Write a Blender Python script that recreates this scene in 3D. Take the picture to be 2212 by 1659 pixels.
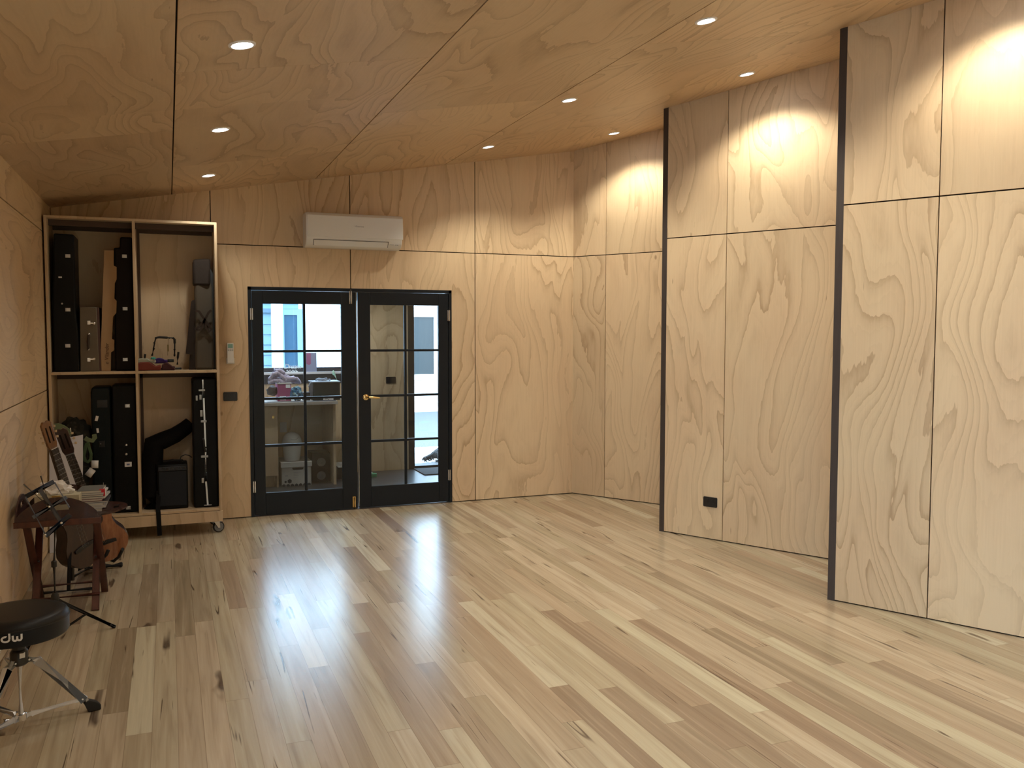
import bpy, bmesh, math, random
from mathutils import Vector, Matrix
random.seed(7)
PI=math.pi
C=bpy.context.scene.collection
S=bpy.context.scene
for o in list(bpy.data.objects): bpy.data.objects.remove(o)

# ---------------------------------------------------------------- camera
W_,H_=2212,1659
CAM=Vector((-3.80388781,-7.95017315,1.64068417)); YAW,PITCH,ROLL,F=0.376359200,-0.0593329081,0.000674686,1876.96838
def basis():
    cy,sy,cp,sp=math.cos(YAW),math.sin(YAW),math.cos(PITCH),math.sin(PITCH)
    f=Vector((sy*cp,cy*cp,sp)); r=Vector((cy,-sy,0)); u=r.cross(f)
    cr,sr=math.cos(ROLL),math.sin(ROLL)
    return f, r*cr+u*sr, u*cr-r*sr
FW,RT,UP=basis()
cd=bpy.data.cameras.new('camera'); cam=bpy.data.objects.new('camera',cd); C.objects.link(cam)
cd.sensor_width=36; cd.lens=36*F/W_; cd.clip_start=0.05; cd.clip_end=200
cam.matrix_world=Matrix(((RT.x,UP.x,-FW.x,CAM.x),(RT.y,UP.y,-FW.y,CAM.y),(RT.z,UP.z,-FW.z,CAM.z),(0,0,0,1)))
S.camera=cam
def at(u,v,y):
    """world point on the plane y = const that is seen at photo pixel (u, v)"""
    q=FW+RT*((u-W_/2)/F)-UP*((v-H_/2)/F); t=(y-CAM.y)/q.y
    return CAM+q*t

# ---------------------------------------------------------------- world, view, light levels
SPOT_W=32; DAY=9.5
S.view_settings.view_transform='Standard'; S.view_settings.look='None'
S.view_settings.gamma=1; S.view_settings.use_curve_mapping=False
S.view_settings.exposure=0.56
w=bpy.data.worlds.new('daylight'); S.world=w; w.use_nodes=True
w.node_tree.nodes['Background'].inputs[0].default_value=(0.56,0.77,1.0,1)
w.node_tree.nodes['Background'].inputs[1].default_value=DAY
S.cycles.max_bounces=10; S.cycles.diffuse_bounces=6; S.cycles.transparent_max_bounces=16

def ceil_z(x): return 3.44706628+0.17236891*x

# ---------------------------------------------------------------- materials
MATS={}
def mat(name,col,rough=0.5,metal=0.0,spec=0.5,noise=0,nscale=20,bump=0,emit=None,estr=0,sheen=0,coat=0,stretch=(1,1,1)):
    if name in MATS: return MATS[name]
    m=bpy.data.materials.new(name); m.use_nodes=True; nt=m.node_tree; n=nt.nodes; b=n['Principled BSDF']
    b.inputs['Base Color'].default_value=(*col,1); b.inputs['Roughness'].default_value=rough
    b.inputs['Metallic'].default_value=metal; b.inputs['Specular IOR Level'].default_value=spec
    b.inputs['Coat Weight'].default_value=coat; b.inputs['Sheen Weight'].default_value=sheen
    if emit: b.inputs['Emission Color'].default_value=(*emit,1); b.inputs['Emission Strength'].default_value=estr
    if noise or bump:
        tc=n.new('ShaderNodeTexCoord'); mp=n.new('ShaderNodeMapping'); mp.inputs['Scale'].default_value=stretch
        nz=n.new('ShaderNodeTexNoise'); nz.inputs['Scale'].default_value=nscale; nz.inputs['Detail'].default_value=4
        nt.links.new(tc.outputs['Object'],mp.inputs[0]); nt.links.new(mp.outputs[0],nz.inputs['Vector'])
        if noise:
            mx=n.new('ShaderNodeMix'); mx.data_type='RGBA'; k=noise
            mx.inputs['A'].default_value=(*[c*(1-k) for c in col],1); mx.inputs['B'].default_value=(*[min(1,c*(1+k)) for c in col],1)
            nt.links.new(nz.outputs['Fac'],mx.inputs['Factor']); nt.links.new(mx.outputs['Result'],b.inputs['Base Color'])
        if bump:
            bp=n.new('ShaderNodeBump'); bp.inputs['Strength'].default_value=bump; bp.inputs['Distance'].default_value=0.004
            nt.links.new(nz.outputs['Fac'],bp.inputs['Height']); nt.links.new(bp.outputs[0],b.inputs['Normal'])
    MATS[name]=m; return m

class NT:
    def __init__(s,name):
        s.m=bpy.data.materials.new(name); s.m.use_nodes=True; s.t=s.m.node_tree; s.b=s.t.nodes['Principled BSDF']; MATS[name]=s.m
    def node(s,typ,**k):
        n=s.t.nodes.new(typ)
        for a,v in k.items(): setattr(n,a,v)
        return n
    def set(s,sock,v):
        if hasattr(v,'is_output') or isinstance(v,bpy.types.NodeSocket): s.t.links.new(v,sock)
        else: sock.default_value=v
    def math(s,op,a,b=None,c=None,clamp=False):
        n=s.node('ShaderNodeMath',operation=op,use_clamp=clamp); s.set(n.inputs[0],a)
        if b is not None: s.set(n.inputs[1],b)
        if c is not None: s.set(n.inputs[2],c)
        return n.outputs[0]
    def comb(s,x,y,z=0.0):
        n=s.node('ShaderNodeCombineXYZ'); s.set(n.inputs[0],x); s.set(n.inputs[1],y); s.set(n.inputs[2],z); return n.outputs[0]
    def noise(s,vec,scale=1,detail=2,rough=0.5,dist=0,out='Fac'):
        n=s.node('ShaderNodeTexNoise'); s.set(n.inputs['Vector'],vec); n.inputs['Scale'].default_value=scale
        n.inputs['Detail'].default_value=detail; n.inputs['Roughness'].default_value=rough; n.inputs['Distortion'].default_value=dist
        return n.outputs[out]
    def ramp(s,fac,stops,interp='LINEAR'):
        n=s.node('ShaderNodeValToRGB'); s.set(n.inputs[0],fac); e=n.color_ramp.elements; n.color_ramp.interpolation=interp
        while len(e)<len(stops): e.new(0.5)
        for i,(p,c) in enumerate(stops):
            e[i].position=p; e[i].color=(c,c,c,1) if isinstance(c,(int,float)) else (*c,1)
        return n.outputs[0]
    def mix(s,f,a,b,blend='MIX'):
        n=s.node('ShaderNodeMix',data_type='RGBA',blend_type=blend); s.set(n.inputs['Factor'],f)
        for k,v in (('A',a),('B',b)):
            if isinstance(v,tuple): n.inputs[k].default_value=(*v,1)
            else: s.set(n.inputs[k],v)
        return n.outputs['Result']
    def bump(s,h,strength=0.3,dist=0.002):
        n=s.node('ShaderNodeBump'); n.inputs['Strength'].default_value=strength; n.inputs['Distance'].default_value=dist
        s.set(n.inputs['Height'],h); s.t.links.new(n.outputs[0],s.b.inputs['Normal'])

def plywood(name,light,dark,bands=17,uvmode='UV'):
    """rotary cut pine: contour figure elongated along v; UVs are metres plus a whole multiple of 10 per sheet"""
    t=NT(name); tc=t.node('ShaderNodeTexCoord'); sp=t.node('ShaderNodeSeparateXYZ'); t.t.links.new(tc.outputs[uvmode],sp.inputs[0])
    u,v=(sp.outputs[0],sp.outputs[1]) if uvmode=='UV' else (t.math('ADD',sp.outputs[0],t.math('MULTIPLY',sp.outputs[1],.7)),t.math('ADD',sp.outputs[2],3.0))
    cell=t.comb(t.math('FLOOR',t.math('MULTIPLY',u,0.1)),t.math('FLOOR',t.math('MULTIPLY',v,0.1)))
    wn=t.node('ShaderNodeTexWhiteNoise',noise_dimensions='3D'); t.t.links.new(cell,wn.inputs[0]); rnd=wn.outputs['Value']
    # domain warp gives wandering cathedrals and eyes
    wv=t.noise(t.comb(t.math('MULTIPLY',u,1.6),t.math('MULTIPLY',v,0.9)),1.0,1,0.5)
    jag=t.noise(t.comb(t.math('MULTIPLY',u,34),t.math('MULTIPLY',v,7)),1.0,2,0.6)
    big=t.noise(t.comb(t.math('MULTIPLY_ADD',wv,1.1,t.math('MULTIPLY',u,2.0)),t.math('MULTIPLY_ADD',wv,0.5,t.math('MULTIPLY',v,0.40))),1.0,2,0.40,0.3)
    h=t.math('MULTIPLY_ADD',big,bands,t.math('MULTIPLY',jag,0.34))
    h=t.math('ADD',h,t.math('MULTIPLY',u,t.math('MULTIPLY_ADD',rnd,5.0,-1.0)))
    fr=t.math('FRACT',h)
    band=t.ramp(fr,[(0.0,0.0),(0.50,0.06),(0.78,0.36),(0.94,0.85),(0.98,1.0),(1.0,0.05)])
    # second hardly visible family of bands in other places
    fr2=t.math('FRACT',t.math('MULTIPLY_ADD',big,bands*2.3,jag))
    band2=t.ramp(fr2,[(0,0),(0.6,0.2),(0.94,1.0),(1,0)])
    pres=t.ramp(t.noise(t.comb(t.math('MULTIPLY',u,1.3),t.math('MULTIPLY',v,0.7),3.0),1.0,2),[(0.35,0.25),(0.62,1.0)])
    streak=t.noise(t.comb(t.math('MULTIPLY',u,90),t.math('MULTIPLY',v,2.2)),1.0,3,0.6)
    cloud=t.noise(t.comb(t.math('MULTIPLY',u,1.5),t.math('MULTIPLY',v,0.8),9.0),1.0,2)
    f=t.math('MULTIPLY',band,t.math('MULTIPLY_ADD',pres,0.70,0.14))
    f=t.math('ADD',f,t.math('MULTIPLY',band2,0.10))
    f=t.math('ADD',f,t.math('MULTIPLY_ADD',streak,0.40,-0.20))
    f=t.math('ADD',f,t.math('MULTIPLY_ADD',cloud,0.5,-0.2),clamp=True)
    col=t.mix(f,light,dark)
    pink=tuple(a*b for a,b in zip(light,(1.03,0.93,0.92)))
    col=t.mix(t.math('MULTIPLY',t.ramp(cloud,[(0.4,0),(0.65,1)]),0.35),col,t.mix(f,pink,dark))
    tone=t.math('MULTIPLY_ADD',rnd,0.14,0.93)
    col=t.mix(1.0,col,t.comb(tone,tone,tone),'MULTIPLY')
    # small knots and gum ticks
    vo=t.node('ShaderNodeTexVoronoi'); t.t.links.new(t.comb(t.math('MULTIPLY',u,2.0),t.math('MULTIPLY',v,1.1)),vo.inputs['Vector']); vo.inputs['Scale'].default_value=1.0
    kn=t.ramp(vo.outputs['Distance'],[(0.0,1.0),(0.018,0.8),(0.03,0.0)])
    tick=t.ramp(t.noise(t.comb(t.math('MULTIPLY',u,45),t.math('MULTIPLY',v,6)),1.0,1),[(0.80,0.0),(0.84,1.0)])
    col=t.mix(t.math('MULTIPLY',kn,0.6),col,(0.16,0.075,0.035))
    col=t.mix(t.math('MULTIPLY',tick,0.55),col,(0.12,0.06,0.03))
    t.t.links.new(col,t.b.inputs['Base Color'])
    t.b.inputs['Roughness'].default_value=0.48; t.b.inputs['Specular IOR Level'].default_value=0.28
    return t.m
PLY=plywood('pine plywood',(0.67,0.515,0.325),(0.43,0.30,0.175))
PLYC=plywood('pine plywood shaded for ceiling',(0.60,0.45,0.285),(0.38,0.265,0.155),bands=18)  # same pine as the walls; the ceiling's dimmer light is put into the colour
PLYB=plywood('birch plywood',(0.58,0.46,0.31),(0.42,0.31,0.195),bands=7,uvmode='Object')

def floorboards():
    t=NT('hardwood floorboards'); tc=t.node('ShaderNodeTexCoord'); sp=t.node('ShaderNodeSeparateXYZ'); t.t.links.new(tc.outputs['Object'],sp.inputs[0])
    x,y=sp.outputs[0],sp.outputs[1]; WB=0.100
    cx=t.math('DIVIDE',x,WB); ci=t.math('FLOOR',cx); fx=t.math('FRACT',cx)
    w1=t.node('ShaderNodeTexWhiteNoise',noise_dimensions='1D'); t.t.links.new(ci,w1.inputs['W']); r1=w1.outputs['Value']
    ln=t.math('MULTIPLY_ADD',t.math('FRACT',t.math('MULTIPLY',r1,7.31)),1.0,1.15)
    cy=t.math('DIVIDE',t.math('MULTIPLY_ADD',r1,9.0,y),ln); ri=t.math('FLOOR',cy); fy=t.math('FRACT',cy)
    w2=t.node('ShaderNodeTexWhiteNoise',noise_dimensions='2D'); t.t.links.new(t.comb(ci,ri),w2.inputs['Vector']); r2=w2.outputs['Value']; rc=w2.outputs['Color']
    sc=t.node('ShaderNodeSeparateColor'); t.t.links.new(rc,sc.inputs[0])
    base=t.ramp(r2,[(0.0,(0.29,0.21,0.15)),(0.06,(0.37,0.285,0.205)),(0.2,(0.45,0.365,0.265)),(0.6,(0.53,0.445,0.33)),(0.92,(0.60,0.52,0.395)),(1.0,(0.71,0.64,0.51))])
    ox=t.math('MULTIPLY',r2,60.0); oy=t.math('MULTIPLY',sc.outputs[1],40.0)
    gx=t.math('ADD',x,ox); gy=t.math('ADD',y,oy)
    g1=t.noise(t.comb(t.math('MULTIPLY',gx,26),t.math('MULTIPLY',gy,1.1)),1.0,3,0.55,0.6)
    g2=t.noise(t.comb(t.math('MULTIPLY',gx,170),t.math('MULTIPLY',gy,3.0)),1.0,2,0.6)
    g3=t.noise(t.comb(t.math('MULTIPLY',gx,9),t.math('MULTIPLY',gy,0.8),5.0),1.0,1)
    d=t.ramp(g1,[(0.30,1.0),(0.48,0.30),(0.70,0.0)])
    col=t.mix(t.math('MULTIPLY',d,0.80),base,t.mix(0.6,base,(0.21,0.145,0.095)))
    col=t.mix(t.math('MULTIPLY',t.ramp(g1,[(0.55,0),(0.75,1)]),0.35),col,(0.66,0.58,0.45))
    col=t.mix(t.math('MULTIPLY',g2,0.38),col,t.mix(1.0,col,(0.62,0.56,0.50),'MULTIPLY'))
    hue=t.ramp(sc.outputs[2],[(0,(1.0,0.97,0.92)),(0.5,(0.97,0.985,0.95)),(1,(0.94,0.99,0.92))])
    col=t.mix(0.9,col,hue,'MULTIPLY')
    # black gum veins: thin, long, broken
    v1=t.noise(t.comb(t.math('MULTIPLY_ADD',g3,0.9,t.math('MULTIPLY',gx,14)),t.math('MULTIPLY',gy,0.36),2.0),1.0,1,0.35,0.0)
    line=t.ramp(t.math('ABSOLUTE',t.math('SUBTRACT',v1,0.5)),[(0.0,1.0),(0.005,0.85),(0.013,0.0)])
    gate=t.ramp(t.noise(t.comb(t.math('MULTIPLY',gx,9),t.math('MULTIPLY',gy,2.0),7.0),1.0,2),[(0.56,0.0),(0.62,1.0)])
    col=t.mix(t.math('MULTIPLY',t.math('MULTIPLY',line,gate),0.9),col,(0.055,0.03,0.018))
    ex=t.math('MINIMUM',fx,t.math('SUBTRACT',1.0,fx)); ey=t.math('MULTIPLY',t.math('MINIMUM',fy,t.math('SUBTRACT',1.0,fy)),13.0)
    e=t.ramp(t.math('MINIMUM',ex,ey),[(0.0,0.55),(0.008,0.35),(0.018,0.0)])
    col=t.mix(e,col,(0.12,0.075,0.045))
    t.t.links.new(col,t.b.inputs['Base Color'])
    rg=t.math('MULTIPLY_ADD',t.noise(t.comb(t.math('MULTIPLY',x,3),t.math('MULTIPLY',y,3)),1.0,3),0.06,0.22)
    t.t.links.new(rg,t.b.inputs['Roughness']); t.b.inputs['Specular IOR Level'].default_value=0.95
    wav=t.noise(t.comb(t.math('MULTIPLY',x,7),t.math('MULTIPLY',y,1.2)),1.0,2)
    t.bump(t.math('MULTIPLY_ADD',e,-0.25,wav),0.12,0.004)
    return t.m
FLOORM=floorboards()

def wood(name,c1,c2,scale=(30,30,3),rough=0.35,coat=0.0):
    t=NT(name); tc=t.node('ShaderNodeTexCoord'); mp=t.node('ShaderNodeMapping'); mp.inputs['Scale'].default_value=scale
    t.t.links.new(tc.outputs['Object'],mp.inputs[0]); f=t.noise(mp.outputs[0],1.0,4,0.6,0.5)
    t.t.links.new(t.ramp(f,[(0.3,c2),(0.7,c1)]),t.b.inputs['Base Color']); t.b.inputs['Roughness'].default_value=rough; t.b.inputs['Coat Weight'].default_value=coat
    return t.m
def glassmat():
    m=bpy.data.materials.new('window glass'); m.use_nodes=True; nt=m.node_tree; n=nt.nodes; n.clear()
    o=n.new('ShaderNodeOutputMaterial'); tr=n.new('ShaderNodeBsdfTransparent'); gl=n.new('ShaderNodeBsdfGlossy'); mx=n.new('ShaderNodeMixShader')
    gl.inputs['Roughness'].default_value=0.02; tr.inputs[0].default_value=(0.93,0.96,0.97,1)
    lw=n.new('ShaderNodeLayerWeight'); lw.inputs['Blend'].default_value=0.5
    pw=n.new('ShaderNodeMath'); pw.operation='POWER'; pw.inputs[1].default_value=5.0; ma=n.new('ShaderNodeMath'); ma.operation='MULTIPLY_ADD'; ma.inputs[1].default_value=0.9; ma.inputs[2].default_value=0.035
    nt.links.new(lw.outputs['Facing'],pw.inputs[0]); nt.links.new(pw.outputs[0],ma.inputs[0]); nt.links.new(ma.outputs[0],mx.inputs[0]); nt.links.new(tr.outputs[0],mx.inputs[1]); nt.links.new(gl.outputs[0],mx.inputs[2]); nt.links.new(mx.outputs[0],o.inputs[0])
    MATS['glass']=m; return m
GLASS=glassmat()
BLACKP=mat('black door paint',(0.007,0.011,0.016),0.35,spec=0.3)
GAP=mat('dark joint',(0.012,0.009,0.007),0.9,spec=0.1)
POST=mat('dark stained timber edge',(0.045,0.032,0.026),0.55,noise=0.25,nscale=12,stretch=(6,6,0.6))
PLASTICB=mat('black plastic',(0.012,0.012,0.013),0.35)
RUBBER=mat('black rubber',(0.012,0.012,0.012),0.75,bump=0.2,nscale=80)
CHROME=mat('chrome',(0.86,0.87,0.89),0.22,1.0); ALU=mat('plated steel with painted reflection',(0.88,0.90,0.93),0.30,0.35)  # stool steel whitened: the bright window reflection is put into its colour
STEEL=mat('satin steel',(0.60,0.60,0.60),0.32,1.0)
BRASS=mat('polished brass',(0.83,0.62,0.28),0.16,1.0)
CASEB=mat('black tolex case',(0.0055,0.006,0.0065),0.42,spec=0.15,bump=0.25,nscale=300)
CASEG=mat('dark teal black case shell',(0.006,0.010,0.012),0.38,spec=0.15,bump=0.15,nscale=200)
CASEBR=mat('brown black case',(0.009,0.0055,0.004),0.5,spec=0.15,bump=0.2,nscale=300)
CLOTHB=mat('black nylon cloth',(0.004,0.004,0.0045),0.8,spec=.15,bump=0.5,nscale=25)
WHITEP=mat('white plastic',(0.74,0.75,0.72),0.22)
WHITEM=mat('white matt',(0.80,0.80,0.80),0.6)
CARD=mat('cardboard',(0.36,0.235,0.125),0.85,noise=0.12,nscale=9)
MAHOG=wood('dark red mahogany',(0.050,0.014,0.010),(0.022,0.007,0.005),(25,4,25),0.35,0.1)
MAHOGL=wood('red brown turned wood',(0.11,0.034,0.020),(0.05,0.015,0.010),(20,20,3),0.35,0.1)

# ---------------------------------------------------------------- geometry helpers (all in world coordinates)
WL={}
def box(bm,c,s,rot=None):
    """c centre, s full size"""
    M=Matrix.Translation(Vector(c))@(rot.to_4x4() if rot else Matrix.Identity(4))@Matrix.Diagonal((s[0],s[1],s[2],1))
    return bmesh.ops.create_cube(bm,size=1,matrix=M)['verts']
def bb(bm,x0,x1,y0,y1,z0,z1): return box(bm,((x0+x1)/2,(y0+y1)/2,(z0+z1)/2),(abs(x1-x0),abs(y1-y0),abs(z1-z0)))
def frame_of(d):
    d=d.normalized(); a=Vector((0,0,1)) if abs(d.z)<0.9 else Vector((1,0,0))
    x=d.cross(a).normalized(); return x,x.cross(d).normalized()
def tube(bm,pts,r,seg=10,cap=True,flat=None):
    """swept tube; r number or list; flat=(w,h) gives a rectangular section"""
    pts=[Vector(p) for p in pts]; n=len(pts); rings=[]; px=None
    for i,p in enumerate(pts):
        d=(pts[min(i+1,n-1)]-pts[max(i-1,0)]).normalized()
        if px is None: X,Y=frame_of(d)
        else:
            X=(px-d*px.dot(d)).normalized(); Y=d.cross(X)
        px=X; rr=r[i] if isinstance(r,(list,tuple)) else r
        if flat: offs=[(flat[0]/2*a,flat[1]/2*b) for a,b in ((1,1),(-1,1),(-1,-1),(1,-1))]
        else: offs=[(rr*math.cos(2*PI*k/seg),rr*math.sin(2*PI*k/seg)) for k in range(seg)]
        rings.append([bm.verts.new(p+X*a+Y*b) for a,b in offs])
    m=len(rings[0])
    for i in range(n-1):
        for k in range(m): bm.faces.new((rings[i][k],rings[i][(k+1)%m],rings[i+1][(k+1)%m],rings[i+1][k]))
    if cap: bm.faces.new(rings[0][::-1]); bm.faces.new(rings[-1])
def lathe(bm,prof,c=(0,0,0),axis=(0,0,1),seg=32,X=None):
    """prof list of (radius, height along axis)"""
    ax=Vector(axis).normalized(); X0,Y0=frame_of(ax); c=Vector(c); rings=[]
    for r,h in prof:
        if r<1e-6: rings.append([bm.verts.new(c+ax*h)])
        else: rings.append([bm.verts.new(c+ax*h+X0*(r*math.cos(2*PI*k/seg))+Y0*(r*math.sin(2*PI*k/seg))) for k in range(seg)])
    for i in range(len(rings)-1):
        a,b=rings[i],rings[i+1]
        for k in range(seg):
            k2=(k+1)%seg
            if len(a)==1 and len(b)==1: continue
            if len(a)==1: bm.faces.new((a[0],b[k],b[k2]))
            elif len(b)==1: bm.faces.new((a[k],b[0],a[k2]))
            else: bm.faces.new((a[k],b[k],b[k2],a[k2]))
    for rg,fl in ((rings[0],False),(rings[-1],True)):
        if len(rg)>1:
            try: bm.faces.new(rg if fl else rg[::-1])
            except ValueError: pass
def prism(bm,pts,vec):
    """closed polygon of 3D points extruded by vec"""
    a=[bm.verts.new(Vector(p)) for p in pts]; b=[bm.verts.new(Vector(p)+Vector(vec)) for p in pts]; n=len(a)
    bm.faces.new(a); bm.faces.new(b[::-1])
    for i in range(n): bm.faces.new((a[i],b[i],b[(i+1)%n],a[(i+1)%n]))
def ribbon(bm,pts,width,fn,thick=0.003):
    """stroke of constant width through 2D points, mapped to 3D by fn(a,b,d)"""
    n=len(pts); L=[];
    for i,p in enumerate(pts):
        a=pts[max(i-1,0)]; b=pts[min(i+1,n-1)]; dx,dy=b[0]-a[0],b[1]-a[1]; l=math.hypot(dx,dy) or 1; nx,ny=-dy/l*width/2,dx/l*width/2
        L.append([bm.verts.new(fn(p[0]+nx,p[1]+ny,0)),bm.verts.new(fn(p[0]-nx,p[1]-ny,0)),bm.verts.new(fn(p[0]-nx,p[1]-ny,thick)),bm.verts.new(fn(p[0]+nx,p[1]+ny,thick))])
    for i in range(n-1):
        for k in range(4): bm.faces.new((L[i][k],L[i][(k+1)%4],L[i+1][(k+1)%4],L[i+1][k]))
    bm.faces.new(L[0][::-1]); bm.faces.new(L[-1])
def blob(bm,c,s,sub=3,amp=0.0,freq=6.0,seed=0):
    from mathutils import noise
    r=bmesh.ops.create_icosphere(bm,subdivisions=sub,radius=1)['verts']
    for v in r:
        k=1+amp*noise.noise(v.co*freq*0.4+Vector((seed,0,0))); v.co=Vector((v.co.x*s[0]*k,v.co.y*s[1]*k,v.co.z*s[2]*k))+Vector(c)
    return r
def NB(): return bmesh.new()
def obj(name,bm,m,parent=None,bev=0,smooth=40,uv=False,sub=0):
    bmesh.ops.recalc_face_normals(bm,faces=bm.faces)
    vs=[v.co for v in bm.verts]
    lo=Vector([min(v[i] for v in vs) for i in range(3)]); hi=Vector([max(v[i] for v in vs) for i in range(3)])
    o0=(lo+hi)/2; o0.z=lo.z
    if uv: o0=Vector((0,0,0))
    for v in bm.verts: v.co-=o0
    me=bpy.data.meshes.new(name); bm.to_mesh(me); bm.free()
    for p in me.polygons: p.use_smooth=True
    me.set_sharp_from_angle(angle=math.radians(smooth))
    ms=m if isinstance(m,(list,tuple)) else [m]
    for k in ms: me.materials.append(k)
    o=bpy.data.objects.new(name,me); C.objects.link(o); WL[o]=o0.copy()
    if parent is not None: o.parent=parent; o.location=o0-WL[parent]
    else: o.location=o0
    if bev:
        b=o.modifiers.new('bevel','BEVEL'); b.width=bev; b.segments=2; b.limit_method='ANGLE'; b.angle_limit=math.radians(50)
    if sub:
        s=o.modifiers.new('sub','SUBSURF'); s.levels=sub; s.render_levels=sub
    return o
def objs(name,bm,m,parent=None,**k):
    """one object for every loose piece of bm"""
    bm.verts.index_update(); bm.verts.ensure_lookup_table(); seen=set(); out=[]
    for v in bm.verts:
        if v.index in seen: continue
        st=[v]; comp=[]; seen.add(v.index)
        while st:
            a=st.pop(); comp.append(a)
            for e in a.link_edges:
                b=e.other_vert(a)
                if b.index not in seen: seen.add(b.index); st.append(b)
        nb=bmesh.new(); mp={a:nb.verts.new(a.co) for a in comp}
        for f in {f for a in comp for f in a.link_faces}: nb.faces.new([mp[a] for a in f.verts])
        out.append(obj(name,nb,m,parent,**k))
    bm.free(); return out
def tag(o,label=None,cat=None,group=None,kind=None):
    if label: o['label']=label
    if cat: o['category']=cat
    if group: o['group']=group
    if kind: o['kind']=kind
    return o
def thing(name,loc,label,cat,group=None):
    o=bpy.data.objects.new(name,None); C.objects.link(o); o.empty_display_size=0.05; o.location=Vector(loc); WL[o]=Vector(loc)
    return tag(o,label,cat,group)
def struct(name,loc=None):
    o=bpy.data.objects.new(name,None); C.objects.link(o); o.location=Vector(loc or (0,0,0)); WL[o]=Vector(loc or (0,0,0)); o['kind']='structure'; return o
def dup(root,delta,label=None):
    def cp(o,par):
        c=o.copy(); C.objects.link(c); WL[c]=WL[o]+Vector(delta)
        if par is not None: c.parent=par
        for ch in [q for q in bpy.data.objects if q.parent==o]: cp(ch,c)
        return c
    r=cp(root,None); r.location=root.location+Vector(delta)
    if label: r['label']=label
    return r
def text(name,s,size,origin,X,Y,m,parent,ext=0.0008,align='CENTER',shear=0,spacing=1):
    cu=bpy.data.curves.new(name,'FONT'); cu.body=s; cu.size=size; cu.extrude=ext; cu.align_x=align; cu.align_y='CENTER'; cu.shear=shear; cu.space_character=spacing
    to=bpy.data.objects.new('tmp',cu); C.objects.link(to); dg=bpy.context.evaluated_depsgraph_get(); me=bpy.data.meshes.new_from_object(to.evaluated_get(dg))
    bpy.data.objects.remove(to)
    X=Vector(X).normalized(); Y=Vector(Y).normalized(); Z=X.cross(Y); o=Vector(origin)
    M=Matrix(((X.x,Y.x,Z.x,o.x),(X.y,Y.y,Z.y,o.y),(X.z,Y.z,Z.z,o.z),(0,0,0,1)))
    bm=NB(); bm.from_mesh(me); bmesh.ops.transform(bm,matrix=M,verts=bm.verts); return obj(name,bm,m,parent)

# ---------------------------------------------------------------- room shell
SEED=[0]
def sheet(bm,uv,O,U,V,N,pts,off=None,th=0.012,gap=0.0045,edges=None):
    """one plywood sheet piece: convex polygon pts (s,t) in the plane O+sU+tV, front face towards N; thickness goes back"""
    if off is None: SEED[0]+=1; off=(10*(SEED[0]%9)+3,10*(SEED[0]//9)+3)
    f=[O+U*s+V*t for s,t in pts]; a=[bm.verts.new(p) for p in f]; b=[bm.verts.new(p-N*th) for p in f]; n=len(pts)
    fs=[bm.faces.new(a),bm.faces.new(b[::-1])]+[bm.faces.new((a[i],b[i],b[(i+1)%n],a[(i+1)%n])) for i in range(n)]
    for fc in fs:
        for lp in fc.loops:
            i=(a.index(lp.vert) if lp.vert in a else b.index(lp.vert)); lp[uv].uv=(pts[i][0]+off[0],pts[i][1]+off[1])
    return off
G=0.004
def quad(s0,s1,t0,t1): return [(s0+G,t0+G),(s1-G,t0+G),(s1-G,t1-G),(s0+G,t1-G)]
ZV=Vector((0,0,1))
# floor
bm=NB(); bb(bm,-4.9,1.2,-10.6,0.1,-0.06,0); obj('floor',bm,FLOORM,uv=True)['kind']='structure'
# back wall
root=struct('wall_back'); bm=NB(); uv=bm.loops.layers.uv.new('uv'); O=Vector((0,0,0)); U=Vector((1,0,0)); N=Vector((0,-1,0))
cols=[-4.669,-3.445,-2.245,-1.045,0.0]; D0,D1,DZ=-3.150,-1.283,2.040
for i in range(4):
    a,b=cols[i],cols[i+1]
    if i==1:
        o_=sheet(bm,uv,O,U,ZV,N,[(a+G,.008),(D0,.008),(D0,2.4-G),(a+G,2.4-G)]); sheet(bm,uv,O,U,ZV,N,[(D0,DZ),(b-G,DZ),(b-G,2.4-G),(D0,2.4-G)],o_)
    elif i==2:
        o_=sheet(bm,uv,O,U,ZV,N,[(a+G,DZ),(D1,DZ),(D1,2.4-G),(a+G,2.4-G)]); sheet(bm,uv,O,U,ZV,N,[(D1,.008),(b-G,.008),(b-G,2.4-G),(D1,2.4-G)],o_)
    else: sheet(bm,uv,O,U,ZV,N,[(a+G,.008),(b-(G if i<3 else 0),.008),(b-(G if i<3 else 0),2.4-G),(a+G,2.4-G)])
    sheet(bm,uv,O,U,ZV,N,[(a+G,2.4+G),(b-(G if i<3 else 0),2.4+G),(b-(G if i<3 else 0),ceil_z(b)),(a+G,ceil_z(a))])
obj('plywood_lining',bm,PLY,root,uv=True,smooth=20)
bm=NB(); bb(bm,-4.9,D0-.0,.0125,.12,0,3.0); bb(bm,D1,0.9,.0125,.12,0,3.75); bb(bm,D0,D1,.0125,.12,DZ,3.4)
obj('wall_backing',bm,GAP,root)
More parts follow.
